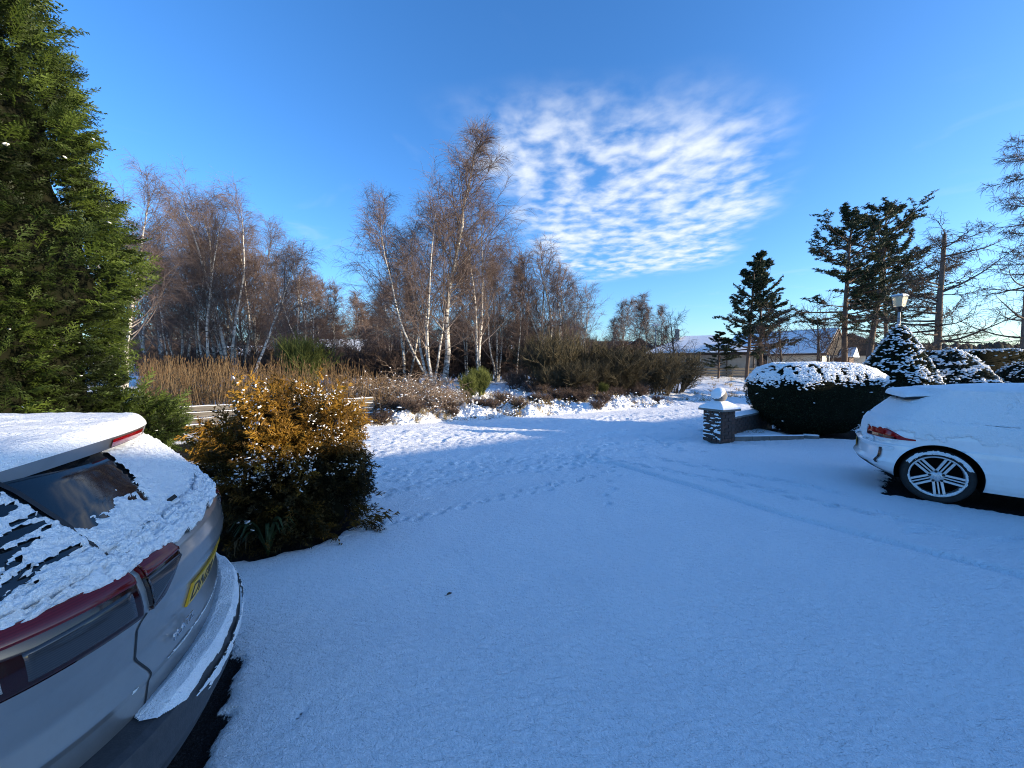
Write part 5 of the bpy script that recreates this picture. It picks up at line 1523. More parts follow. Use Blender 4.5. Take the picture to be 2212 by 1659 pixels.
def top_scale(px_top_y, Y, x, H):
    """scale so that a tree of height H planted at (x,Y) reaches picture row px_top_y"""
    z = CAM_H + Y * (788.0 - px_top_y) / FPX
    return (z - gz(x, Y)) / H
PB = {
    'tall': bare_tree(101, 15, .125, ((.02, 0),), n1=66, a1=(.85, .45), l1=(.34, .08), t1=(.18, .985), m2=9, m3=10, l3=(.35, .85), droop=-.13, up1=.085, l1pow=1.1, twr=.0058, wander=.08),
    'spread': bare_tree(102, 12, .10, ((-.16, .05), (-.42, -.1), (.14, .2), (-.04, -.2), (-.30, .15)), n1=24, a1=(.75, .5), l1=(.44, .16), t1=(.20, .97), m2=8, m3=8, droop=-.12, up1=.08, twr=.0062, wander=.09, lean_trop=.045),
    'limb': bare_tree(103, 13, .115, ((.05, 0), (-.16, .08)), n1=32, a1=(.7, .5), l1=(.48, .16), t1=(.18, .97), m2=10, m3=10, droop=-.20, up1=.08, twr=.0050, wander=.09),
    'broad': bare_tree(104, 13, .12, ((-.05, .03), (.16, -.1), (-.22, .1)), n1=24, a1=(.75, .5), l1=(.46, .16), t1=(.18, .97), m2=10, m3=10, droop=-.20, up1=.075, twr=.0050, wander=.09),
    'round': bare_tree(105, 9, .09, ((0, 0), (.26, .1), (-.28, -.05), (.12, -.25), (-.1, .25)), n1=18, a1=(.7, .45), l1=(.44, .2), t1=(.16, .97), m2=8, m3=9, l3=(.3, .75), droop=-.05, up1=.09, twr=.0062, wander=.09),
    'slim': bare_tree(106, 9, .055, ((.03, .02),), n1=34, a1=(.7, .45), l1=(.34, .10), t1=(.2, .97), m2=7, m3=9, l3=(.3, .8), droop=-.12, up1=.08, twr=.0085, wander=.09),
    'slim2': bare_tree(107, 8, .048, ((-.06, .02), (.12, 0)), n1=24, a1=(.7, .45), l1=(.38, .12), t1=(.15, .97), m2=7, m3=9, l3=(.3, .8), droop=-.10, up1=.07, twr=.0085, wander=.09),
    'lean': bare_tree(108, 11, .12, ((.60, -.05),), n1=40, a1=(.75, .5), l1=(.42, .2), t1=(.30, .98), m2=9, m3=10, droop=-.20, up1=.07, lean_trop=.05, twr=.0062, wander=.09),
    'fruit': bare_tree(109, 5, .09, ((.05, 0), (-.2, .1)), n1=18, a1=(1.0, .8), l1=(.55, .25), t1=(.25, .97), m2=7, m3=7, l3=(.2, .5), droop=.0, up1=.02, mt='darkbark', twr=.0075, wander=.14),
    'far': bare_tree(110, 8, .07, ((.02, 0), (-.12, .1)), n1=26, a1=(.8, .55), l1=(.40, .16), t1=(.08, .97), m2=7, m3=8, l3=(.4, 1.0), droop=-.08, up1=.06, twr=.015, mt='farbark'),
}
def mesh_top(pr):
    co = np.zeros(len(pr[1].vertices) * 3, np.float32); pr[1].vertices.foreach_get('co', co); return float(np.percentile(co[2::3], 99.85))
Hh = {k: mesh_top(v) for k, v in PB.items()}
trng = random.Random(12)
def birch(kind, px, Y, top, label, group=None, rz=None, name='birch_tree', tilt=(0, 0), cat='tree', wide=1.0):
    x = DX(px, Y); s = top_scale(top, Y, x, Hh[kind])
    return plant(PB[kind], name, label, cat, x, Y, s * wide, trng.uniform(0, 6.28) if rz is None else rz, group, tilt=tilt, sz=s)
# --- left clump behind the reeds
LG = 'birches behind the reeds'
birch('limb', 447, 27.5, 440, 'white-trunked birch at the edge of the clump behind the reeds', LG, .4)
birch('broad', 492, 28.5, 388, 'tallest many-stemmed birch of the clump behind the reeds')
for kd, px, Y, top in (('limb', 470, 31, 440), ('limb', 515, 30, 425), ('broad', 395, 30, 465), ('limb', 350, 33, 465), ('broad', 318, 31, 480), ('limb', 548, 33, 455), ('slim', 425, 29, 520), ('slim2', 560, 31, 540), ('slim', 372, 28, 540)):
    birch(kd, px, Y, top, 'slender drooping birch inside the clump behind the reeds', 'inner birches of the clump behind the reeds')
birch('lean', 528, 26, 520, 'birch leaning far out to the side over the reeds', None, .15)
birch('limb', 268, 21, 330, 'birch whose drooping twigs show past the top of the tall cypress', None, 2.0)
birch('round', 665, 34, 520, 'reddish round-crowned birch beside the leaning birch', None, 1.0)
for kd, px, Y, top in (('slim', 700, 40, 610), ('slim2', 728, 42, 600), ('slim', 762, 40, 622), ('slim2', 785, 36, 640), ('slim', 640, 44, 600), ('slim2', 600, 42, 590)):
    birch(kd, px, Y, top, 'small far birch in the gap between the two big birch clumps', 'small birches in the gap')
# --- centre clump
birch('tall', 958, 20.5, 238, 'tallest single-stemmed birch towering over the verge opposite the driveway', None, 2.45, wide=1.3)
birch('spread', 935, 20.0, 392, 'wide many-stemmed birch spreading over the verge beside the tallest birch', None, 0.1, wide=1.08)
birch('limb', 878, 23, 418, 'drooping birch close beside the wide many-stemmed birch, on its fence side', None, 4.0)
birch('limb', 1035, 22.5, 385, 'drooping birch close beside the tallest birch, on its pillar side', None, 2.2)
birch('broad', 1075, 24.5, 500, 'dark twiggy birch between the tallest birch and the round-crowned one', None, .7)
birch('slim', 1115, 24, 545, 'slim birch between the tallest birch and the round-crowned one', 'slim birches of the centre clump')
birch('slim2', 1010, 25, 560, 'slim birch between the tallest birch and the round-crowned one', 'slim birches of the centre clump')
birch('slim', 1055, 27, 560, 'slim birch between the tallest birch and the round-crowned one', 'slim birches of the centre clump')
birch('slim2', 1140, 27, 580, 'slim birch between the tallest birch and the round-crowned one', 'slim birches of the centre clump')
birch('slim', 900, 30, 590, 'slim birch between the tallest birch and the round-crowned one', 'slim birches of the centre clump')
birch('round', 1192, 24.5, 498, 'round-crowned many-stemmed birch above the dark broom bushes', None, .3, wide=1.2)
birch('round', 1250, 30, 600, 'lower round-crowned birch behind the broom bushes', None, 2.3)
birch('slim2', 842, 32, 600, 'thin birch behind the bramble heap by the fence end', 'thin birches behind the brambles')
birch('slim', 870, 34, 620, 'thin birch behind the bramble heap by the fence end', 'thin birches behind the brambles')
birch('slim2', 815, 38, 625, 'thin birch behind the bramble heap by the fence end', 'thin birches behind the brambles')
# --- far birches beside the hipped house
for kd, px, Y, top in (('slim2', 1342, 46, 640), ('slim', 1372, 48, 632), ('slim2', 1398, 47, 650), ('slim', 1425, 50, 655), ('slim2', 1322, 52, 680)):
    birch(kd, px, Y, top, 'grey twiggy birch standing beside the hip-roofed bungalow', 'birches beside the hip-roofed bungalow')
birch('fruit', 1462, 36, 665, 'bare open-branched garden tree in front of the hip-roofed bungalow', None, 1.0, 'garden_tree')
birch('fruit', 1690, 30, 655, 'bare crooked tree in front of the gabled bungalow', None, .2, 'garden_tree')
birch('fruit', 1772, 27, 640, 'bare leaning tree in front of the gable end', None, 2.4, 'garden_tree')
# --- dark far wood behind everything
frng = random.Random(77)
FGL = 'bare dark tree of the far wood beyond the bungalows'
for i in range(46):
    px = 300 + 1020 * (i + frng.uniform(-.4, .4)) / 46; Y = frng.uniform(75, 110)
    birch('far', px, Y, frng.uniform(670, 735), FGL, 'far bare trees', None, 'bare_tree', wide=1.5)
for i in range(13):
    px = 560 + 780 * (i + frng.uniform(-.4, .4)) / 13; Y = frng.uniform(34, 58)
    if 660 < px < 790 and Y < 50: Y += 25
    birch('far', px, Y, frng.uniform(690, 745), 'low bare tree in the scrub behind the centre birches', 'low trees in the scrub', None, 'bare_tree', wide=1.3)

# --- Scots pines
def tuft(nn=11, seed=0, flat=.6):
    r = np.random.default_rng(seed); V = []; F = []
    for i in range(nn):
        a = r.random() * 6.283; e = r.uniform(-.2, 1.2)
        d = np.array([math.cos(a) * math.cos(e), math.sin(a) * math.cos(e), math.sin(e) * flat + .1])
        s = np.cross(d, r.normal(0, 1, 3)); s /= np.linalg.norm(s); k = len(V)
        V += [d * .1 - s * .14, d * .1 + s * .14, d * r.uniform(.8, 1.2)]; F.append((k, k + 1, k + 2))
    return np.array(V), np.array(F)
TUF = tuft()
def pine(seed, H, r0, crown0, rmax, n1, shape, lean=0.0, bare_low=6):
    r = np.random.default_rng(seed); tr = Acc()
    K = 14
    st = grow(r, np.array([[0, 0, -.15]]), np.array([[lean, 0, 1.0]]), np.array([H * .97]), K, .03, .025)
    rad = (r0 * (1 - np.linspace(0, 1, K + 1)) ** .7 + .015)[None]
    V, F = tubes(st, rad, 9); tr.add(V, F, 1.0)
    o1, tan1, tt, _ = along(r, st, n1, crown0, .985)
    h = (tt - crown0) / (1 - crown0)
    L = rmax * shape(h) * r.uniform(.45, 1.2, n1)
    ang = 1.55 - .8 * h ** 1.5 + r.normal(0, .10, n1)
    b1 = grow(r, o1, split_dir(r, tan1, ang), L, 7, .015, .07, .10)
    tr.tube(b1, taper(np.clip(L * .020, .015, .08), np.full(n1, .012), 7), 5, .4)
    o2, tan2, t2, p2 = along(r, b1, 9, .38, 1.0)
    L2 = L[p2] * r.uniform(.12, .30, len(t2)) + .12
    b2 = grow(r, o2, split_dir(r, tan2, r.uniform(.4, 1.1, len(t2)), .85), L2, 3, .05, .10)
    tr.tube(b2, taper(np.full(len(L2), .014), np.full(len(L2), .007), 3), 3, .3)
    # bare dead lower branches
    ob, tb, _, _ = along(r, st, bare_low, .3, crown0)
    bb_ = grow(r, ob, split_dir(r, tb, r.uniform(1.2, 1.7, bare_low)), r.uniform(.6, 2.0, bare_low), 6, -.01, .12)
    tr.tube(bb_, taper(np.full(bare_low, .03), np.full(bare_low, .006), 6), 4, .3)
    o3, tan3, t3, _ = along(r, b2, 7, .2, 1.08)
    n = len(o3)
    P = o3 + r.normal(0, .05, (n, 3)) * np.array([1, 1, .5])
    V, F = scatter(TUF[0], TUF[1], P, frames(tan3 + r.normal(0, .4, (n, 3)) , np.array([0, 0, 1.0]) + r.normal(0, .35, (n, 3))), r.uniform(.15, .26, n))
    tint = np.clip(.4 + .25 * r.normal(0, 1, n), 0, 1)
    return tr.mesh('trunk', MAT['pinebark']), fast_mesh('crown', V, F, MAT['pine'], False, tint_rep(tint, len(TUF[0])))
pin1 = pine(201, 14, .20, .36, 4.2, 56, lambda h: np.interp(h, [0, .15, .45, .75, 1], [.95, 1.0, .72, .62, .2]))
pin2 = pine(202, 14, .21, .38, 3.9, 58, lambda h: np.interp(h, [0, .2, .5, .8, 1], [.7, .8, .85, .7, .25]), .02)
pin3 = pine(203, 11, .15, .20, 3.1, 56, lambda h: np.interp(h, [0, .2, .5, .8, 1], [1.0, .95, .75, .42, .08]))
def pin(pr, px, Y, top, H, label, rz, wide=1.0):
    x = DX(px, Y); s = top_scale(top, Y, x, mesh_top(pr))
    plant(pr, 'pine_tree', label, 'tree', x, Y, s * wide, rz, None, sz=s)
pin(pin1, 1826, 27.5, 455, 14, 'tall dark pine with a low sweeping branch behind the barrel hedge', 2.6, 1.1)
pin(pin2, 1872, 30, 442, 14, 'tallest dark pine with a dense flat top behind the street lamp', .6, 1.05)
pin(pin3, 1613, 35, 566, 11, 'smaller bushy pine in front of the bungalow fence', 1.0)
pin(pin3, 1645, 36.5, 548, 11, 'narrower pointed pine standing just behind the bushy pine', 3.6, .85)
pin(pin2, 1915, 36, 520, 14, 'pine partly hidden behind the tallest dark pine', 2.0, .9)
pin(pin3, 1552, 37, 715, 11, 'very small pine leaning over the hip-roofed bungalow wall', 2.0, 1.5)

# --- larches
def larch(seed, H, r0, n1, lmax, broken=False, t0=.18):
    r = np.random.default_rng(seed); tr = Acc(); cr = Acc()
    K = 12
    st = grow(r, np.array([[0, 0, -.15]]), np.array([[-.02, 0, 1.0]]), np.array([H]), K, .02, .012)
    rad = ((r0 * (1 - .62 * np.linspace(0, 1, K + 1))) if broken else (r0 * (1 - np.linspace(0, 1, K + 1)) ** .8 + .015))[None]
    V, F = tubes(st, rad, 10); tr.add(V, F, 1.0)
    o1, tan1, tt, _ = along(r, st, n1, t0, .97)
    L = lmax * (1 - .55 * tt) * r.uniform(.35, 1.1, n1)
    b1 = grow(r, o1, split_dir(r, tan1, r.uniform(1.25, 1.75, n1)), L, 8, .015, .07, .10)
    cr.tube(b1, taper(np.clip(L * .018, .014, .08), np.full(n1, .008), 8), 5, .5)
    o2, tan2, t2, p2 = along(r, b1, 11, .2, 1.0)
    L2 = L[p2] * r.uniform(.12, .34, len(t2))
    b2 = grow(r, o2, split_dir(r, tan2, r.uniform(.5, 1.1, len(t2)), .3), L2, 4, -.03, .10, .05)
    cr.tube(b2, taper(np.full(len(L2), .013), np.full(len(L2), .007), 4), 3, .2)
    o3, tan3, t3, _ = along(r, b2, 8, .1, 1.0)
    L3 = r.uniform(.15, .45, len(t3))
    b3 = grow(r, o3, split_dir(r, tan3, r.uniform(.5, 1.2, len(t3))), L3, 2, -.25, .1)
    cr.tube(b3, taper(np.full(len(L3), .0085), np.full(len(L3), .005), 2), 3, .08)
    return tr.mesh('trunk', MAT['larch']), cr.mesh('crown', MAT['larch'])
lar1 = larch(301, 8.6, .20, 60, 4.6, True, .16)
lar2 = larch(302, 16, .22, 70, 4.4, False, .12)
x = DX(2018, 21.5); s = top_scale(512, 21.5, x, 8.5)
plant(lar1, 'larch_tree', 'bare larch with a snapped-off top behind the pale conifer', 'tree', x, 21.5, s, .6)
x = DX(2206, 18.5)
plant(lar2, 'larch_tree', 'tall bare larch with long drooping branches beyond the square-cut hedge', 'tree', x, 18.5, top_scale(292, 18.5, x, 16.0), 2.2)
# ================================================================== HOUSES
def place(px, Y): return DX(px, Y)
MAT['brown_board'] = noisy('brown_board', (0.07, 0.04, 0.028), (0.11, 0.065, 0.045), 6, 0.8)
# hip-roofed bungalow
hA = thing('hip_roofed_bungalow', 'grey harled bungalow with a hipped snowy roof behind a low rail fence', 'house', (DX(1508, 45.5), 45.5, .85), R(-24))
walls(10.6, 7.5, -.6, 2.35, MAT['harl'], hA)
prism_roof('roof', 10.6, 7.5, 2.35, 4.2, .5, MAT['tile'], hA, .16, 4.2, 4.2)
prism_roof('roof_snow', 10.6, 7.5, 2.35, 4.2, .47, MAT['roof_snow'], hA, .05, 4.2, 4.2, dz=.06)
V, F = box(-5.85, 5.85, -4.30, -4.19, 1.86, 2.0); fobj('gutter', V, F, MAT['fascia'], hA, smooth=False)
window(hA, -.65, -3.76, 1.35, 1.55, 1.45, -1, MAT['white_frame'], 3)
window(hA, -4.85, -3.76, 1.1, .9, 1.9, -1, MAT['fascia'], 1)
for x in (2.6, 5.05):
    V, F = tube1([(x, -3.83, -.4), (x, -3.83, 1.9)], .05, 8); fobj('downpipe', V, F, MAT['fascia'], hA)
V, F = box(-2.6, -2.1, -1.2, -.5, 3.0, 5.0); fobj('chimney', V, F, MAT['harl'], hA, smooth=False)
# gabled bungalow next to it
hB = thing('gabled_bungalow', 'bungalow with a cream gable end and long snowy roof behind the pines', 'house', (DX(1700, 45), 46.0, .85), R(-54))
walls(9.6, 6.6, -.6, 2.35, MAT['harl_cream'], hB, 4.75)
prism_roof('roof', 9.6, 6.6, 2.35, 4.78, .45, MAT['tile'], hB, .16)
prism_roof('roof_snow', 9.6, 6.6, 2.35, 4.78, .42, MAT['roof_snow'], hB, .05, dz=.06)
V, F = box(-5.2, 5.2, -3.82, -3.74, 1.84, 1.98); fobj('gutter', V, F, MAT['fascia'], hB, smooth=False)
V, F = tube1([(4.4, -3.38, -.4), (4.4, -3.38, 1.95)], .05, 8); fobj('downpipe', V, F, MAT['fascia'], hB)
window(hB, -1.0, -3.31, 1.3, 1.6, 1.3, -1, MAT['white_frame'], 2)
# window in the gable end (faces +x)
gw = bpy.data.objects.new('window_holder', None)
wf = window(hB, 4.81, -1.2, 1.35, 1.9, 1.3, -1, MAT['white_frame'], 2); wf.rotation_euler = (0, 0, math.pi / 2)
for sgn in (-1, 1):
    V = np.array([(xb_, yb_, zb_) for xb_ in (5.26, 5.32) for yb_, zb_ in ((sgn * 3.73, 2.03), (0, 4.76), (0, 4.54), (sgn * 3.73, 1.82))])
    fobj('bargeboard', V, np.array([(0, 1, 2, 3), (4, 7, 6, 5), (0, 4, 5, 1), (3, 2, 6, 7), (0, 3, 7, 4), (1, 5, 6, 2)]), MAT['brown_board'], hB, smooth=False)
# porch
V, F = box(4.82, 6.1, .6, 2.2, -.6, 1.9); fobj('porch', V, F, MAT['brown_board'], hB, smooth=False)
pr = prism_roof('porch_roof', 1.6, 2.0, 0, .8, .2, MAT['roof_snow'], hB, .1); pr.location = (5.5, 1.4, 1.9)
# brown gabled roof further behind
hC = thing('back_bungalow', 'bungalow with a brown gable showing above the gabled bungalow roof', 'house', (DX(1700, 62), 64, 1.0), R(80))
walls(10, 8, -.6, 2.4, MAT['brown_board'], hC, 5.5); prism_roof('roof', 10, 8, 2.4, 5.52, .4, MAT['tile'], hC, .2); prism_roof('roof_snow', 10, 8, 2.4, 5.52, .38, MAT['roof_snow'], hC, .05, dz=.06)
# sunlit white roof behind the cone conifer
hD = thing('sunlit_bungalow', 'bungalow with a sunlit white roof slope between the pine trunks', 'house', (DX(1862, 46), 50, .8), R(62))
walls(13, 8, -.6, 2.3, MAT['harl_cream'], hD, 4.4); prism_roof('roof', 13, 8, 2.3, 4.42, .45, MAT['tile'], hD, .16); prism_roof('roof_snow', 13, 8, 2.3, 4.42, .43, MAT['roof_snow'], hD, .05, dz=.06)
window(hD, 0, -4.01, 1.2, 2, 1.2, -1, MAT['white_frame'], 2)
# houses glimpsed through the birches
hE = thing('white_bungalow', 'white bungalow with a snowy roof glimpsed through the left birch clump', 'house', (DX(512, 62), 64, 1.15), R(-6))
MAT['white_wall'] = noisy('white_wall', (0.62, 0.60, 0.55), (0.7, 0.68, 0.63), 3, .9, 40, .005)
walls(10.5, 7, -.6, 2.1, MAT['white_wall'], hE, 3.6); prism_roof('roof', 10.5, 7, 2.1, 3.62, .4, MAT['tile'], hE, .16); prism_roof('roof_snow', 10.5, 7, 2.1, 3.62, .38, MAT['roof_snow'], hE, .05, dz=.06)
window(hE, 2.9, -3.51, 1.05, 1.9, 1.15, -1, MAT['white_frame'], 2); window(hE, -2.6, -3.51, 1.05, 1.9, 1.15, -1, MAT['white_frame'], 2)
V, F = box(-.2, .8, -3.56, -3.5, -.2, 1.95); fobj('door', V, F, MAT['brown_board'], hE, smooth=False)
hF = thing('far_bungalow', 'bungalow with a long snowy roof seen between the two birch clumps', 'house', (DX(732, 60), 62, 1.6), R(4))
walls(6.6, 7, -1.5, 2.2, MAT['harl'], hF, 4.1); prism_roof('roof', 6.6, 7, 2.2, 4.12, .4, MAT['tile'], hF, .16); prism_roof('roof_snow', 6.6, 7, 2.2, 4.12, .38, MAT['roof_snow'], hF, .05, dz=.06)
window(hF, -1.6, -3.51, 1.1, 1.6, 1.2, -1, MAT['fascia'], 2)
hG = thing('middle_bungalow', 'small snowy-roofed bungalow glimpsed through the centre birches', 'house', (DX(1070, 66), 68, 1.3), R(-3))
walls(6.0, 6, -1.5, 2.1, MAT['brown_board'], hG, 3.7); prism_roof('roof', 6.0, 6, 2.1, 3.72, .4, MAT['tile'], hG, .16); prism_roof('roof_snow', 6.0, 6, 2.1, 3.72, .38, MAT['roof_snow'], hG, .05, dz=.06)
window(hG, .8, -3.01, 1.0, 1.4, 1.1, -1, MAT['white_frame'], 2)
hH = thing('hidden_bungalow', 'bungalow with a brown gable behind the broom bushes and far birches', 'house', (DX(1385, 60), 62, 1.2), R(75))
walls(9, 7, -1, 2.3, MAT['brown_board'], hH, 4.4); prism_roof('roof', 9, 7, 2.3, 4.42, .4, MAT['tile'], hH, .16); prism_roof('roof_snow', 9, 7, 2.3, 4.42, .38, MAT['roof_snow'], hH, .05, dz=.06)

# ================================================================== FENCES
MAT['old_wood'] = noisy('weathered_wood', (0.13, 0.11, 0.09), (0.24, 0.21, 0.175), 5, .9, 40, .004)
def wood_grain(m, sx=1.5, sz=30):
    t, b = nodes(m); o = coord(t)
    mp = N(t, 'ShaderNodeMapping'); mp.inputs['Scale'].default_value = (sx, 8, sz); Lk(t, o, mp.inputs[0])
    Lk(t, ramp(t, mnoise(t, 1.0, 5, .65, mp.outputs[0]), [(.3, (.05, .045, .040)), (.5, (.11, .10, .088)), (.75, (.18, .165, .145))]), b.inputs['Base Color'])
wood_grain(MAT['old_wood'])
def board_fence(name, label, p0, p1, n_rail, h, z0, bh, gap_post, snow=True):
    L = math.hypot(p1[0] - p0[0], p1[1] - p0[1]); rz = math.atan2(p1[1] - p0[1], p1[0] - p0[0])
    t_ = thing(name, label, 'fence', (p0[0], p0[1], z0), rz)
    r = random.Random(9)
    n = max(1, int(round(L / gap_post)))
    for i in range(n + 1):
        x = i * L / n
        bevbox('post', x - .05, x + .05, .022, .12, -.2, h + .02, MAT['old_wood'], t_, .006)
    for k in range(n_rail):
        zc = h - bh / 2 - k * (h - .06) / n_rail
        for i in range(n):
            xa, xb = i * L / n + .004, (i + 1) * L / n - .004
            bo = bevbox('board', xa, xb, -.018 - r.uniform(0, .006), .018, zc - bh / 2, zc + bh / 2, MAT['old_wood'], t_, .004)
            bo.rotation_euler = (0, R(r.uniform(-.25, .25)), 0)
            if snow:
                u, v = np.meshgrid(np.linspace(xa + .01, xb - .01, 40), np.linspace(-1, 1, 7), indexing='ij')
                gobj(np.stack([u, -.003 + v * .024, zc + bh / 2 + .003 + .016 * (1 - np.abs(v) ** 3) * (1 + .5 * fbm(u * 5, v + k, 400 + k, 3))], -1), 'board_snow', MAT['snow_blob'], t_)
    return t_
f0 = G(330, 946); f1 = G(806, 907)
board_fence('board_fence', 'low weathered board fence with snow lines behind the bronze bush', f0[:2], f1[:2], 4, .66, gz(*f1[:2]) * .5, .115, 1.9)
q0 = (DX(1468, 39.5), 39.5); q1 = (DX(1640, 39.5), 39.5)
board_fence('rail_fence', 'low dark rail fence in front of the hip-roofed bungalow', q0, q1, 3, .95, gz(q0[0] + 4, 39.5) - .05, .19, 2.4, False)

# ================================================================== LAMPS
MAT['lamp_grey'] = noisy('galvanised', (.22, .24, .26), (.30, .32, .34), 10, .5, metal=.3)
MAT['opal'] = mat('opal_lantern', (.78, .64, .42), .35); 
_t, _b = nodes(MAT['opal']); _b.inputs['Transmission Weight'].default_value = .35
YL = 20.5; xl = DX(1936, YL); zl = CAM_H + YL * (788 - 664) / FPX
lp = thing('street_lamp', 'grey street lamp with an opal lantern rising behind the cone conifer', 'lamp post', (xl, YL, 0), .3)
V, F = tube1([(0, 0, 0), (0, 0, 1.0), (0, 0, 1.02), (0, 0, zl - .12)], [.09, .09, .07, .06], 14); fobj('post', V, F, MAT['lamp_grey'], lp)
V, F = lathe([(.065, zl - .28), (.10, zl - .13), (.16, zl - .02), (.17, zl), (.02, zl + .005)], 18); fobj('lantern_base', V, F, MAT['gloss_black'], lp)
def frust(w0, w1, z0, z1):
    V = [(sx * w0, sy * w0, z0) for sx, sy in ((-1, -1), (1, -1), (1, 1), (-1, 1))] + [(sx * w1, sy * w1, z1) for sx, sy in ((-1, -1), (1, -1), (1, 1), (-1, 1))]
    return np.array(V), np.array([(0, 3, 2, 1), (4, 5, 6, 7), (0, 1, 5, 4), (1, 2, 6, 5), (2, 3, 7, 6), (3, 0, 4, 7)])
V, F = frust(.165, .23, zl + .006, zl + .53); fobj('lantern', V, F, MAT['opal'], lp, smooth=False)
V, F = frust(.255, .245, zl + .531, zl + .60); fobj('lantern_lid', V, F, MAT['lamp_grey'], lp, smooth=False)
V, F = frust(.24, .20, zl + .601, zl + .65); fobj('lid_snow', V, F, MAT['snow_blob'], lp, smooth=False)
for sx, sy in ((-1, -1), (1, -1), (1, 1), (-1, 1)):
    V, F = tube1([(sx * .167, sy * .167, zl), (sx * .233, sy * .233, zl + .53)], .010, 6); fobj('lantern_bar', V, F, MAT['lamp_grey'], lp)
YL = 40; xl = DX(1415, YL); z0 = gz(xl, YL); zl = CAM_H + YL * (788 - 704) / FPX
lp = thing('street_lamp', 'thin far street lamp with a flat head beside the hip-roofed bungalow', 'lamp post', (xl, YL, z0))
V, F = tube1([(0, 0, -.2), (0, 0, zl - z0)], [.07, .05], 10); fobj('post', V, F, MAT['lamp_grey'], lp)
V, F = frust(.30, .34, zl - z0, zl - z0 + .16); fobj('lamp_head', V, F, MAT['white_frame'], lp, smooth=False)
# ================================================================== SCRUB, REEDS, GRASS
MAT['reed'] = bark_mat('reed_straw', [(0.0, (.07, .042, .02)), (.5, (.17, .105, .05)), (1.0, (.30, .21, .11))], 2.0)
MAT['bramble'] = bark_mat('bramble_cane', [(0.0, (.14, .10, .075)), (.5, (.24, .17, .12)), (1.0, (.34, .26, .18))], 3.0)
MAT['broom'] = bark_mat('broom_twig', [(0.0, (.066, .056, .030)), (.45, (.085, .07, .042)), (1.0, (.11, .085, .065))], 1.2)
MAT['broom_green'] = bark_mat('green_broom', [(0.0, (.07, .085, .022)), (.5, (.12, .14, .035)), (1.0, (.16, .17, .06))], 1.2)
MAT['scrub'] = bark_mat('brown_scrub', [(0.0, (.075, .052, .042)), (.5, (.10, .07, .055)), (1.0, (.14, .105, .085))], 1.0)
MAT['grass'] = bark_mat('winter_grass', [(0.0, (.16, .11, .05)), (.5, (.28, .20, .09)), (1.0, (.36, .29, .15))], 2.0)
def blades(r, base, h, w, lean, curve, S=2, K=3, c=None):
    """flat-ish blades as 3-sided tapering tubes"""
    n = len(base)
    a = r.random(n) * 6.283
    d = np.stack([np.cos(a) * lean, np.sin(a) * lean, np.ones(n)], 1)
    pts = grow(r, base, d, h, K, 0.0, .06, -curve)
    rad = taper(w, w * .35, K)
    return pts, rad
def reeds():
    r = np.random.default_rng(500); ac = Acc()
    n = 2900
    # bed of reeds behind the board fence
    px = r.uniform(300, 850, n); Yv = r.uniform(11.6, 17.5, n)
    x = (px - 1106) / FPX * Yv
    # keep behind the fence line
    fy = np.interp(x, [f0[0], f1[0]], [f0[1], f1[1]])
    k = Yv > fy + .4
    x, Yv, px = x[k], Yv[k], px[k]; n = len(x)
    base = np.stack([x, Yv, gzv(x, Yv) - .05], 1)
    h = r.uniform(.75, 1.55, n) * (1 + .25 * fbm(x * .8, Yv * .8, 501, 2)) * np.interp(px, [300, 700, 800, 850], [1.05, 1.05, .85, .6])
    pts, rad = blades(r, base, h, r.uniform(.006, .011, n), r.uniform(0, .10, n), .10)
    ac.tube(pts, rad, 3, np.repeat(r.uniform(.1, 1, n), 12))
    # leaves and broken stalks
    m = 3200; i = r.integers(0, n, m)
    o = pts[i, 1] + r.normal(0, .05, (m, 3)); dd = np.stack([r.normal(0, .5, m), r.normal(0, .5, m), r.uniform(.2, 1, m)], 1)
    lv = grow(r, o, dd, r.uniform(.25, .6, m), 3, -.05, .1, -.35)
    ac.tube(lv, taper(np.full(m, .006), np.full(m, .002), 3), 3, np.repeat(r.uniform(0, .8, m), 12))
    # plumes
    i = r.choice(n, int(n * .35)); tip = pts[i, -1]
    pl = grow(r, tip - np.array([0, 0, .05]), np.stack([r.normal(.1, .2, len(i)), r.normal(0, .2, len(i)), np.ones(len(i))], 1), np.full(len(i), .16), 2, 0, .1, -.2)
    ac.tube(pl, np.array([[.006, .018, .004]]).repeat(len(i), 0), 3, .25)
    o = link('reed_bed', ac.mesh('reed_bed', MAT['reed']))
    tag(o, 'dry golden reeds standing behind the board fence', 'reeds', kind='stuff')
reeds()
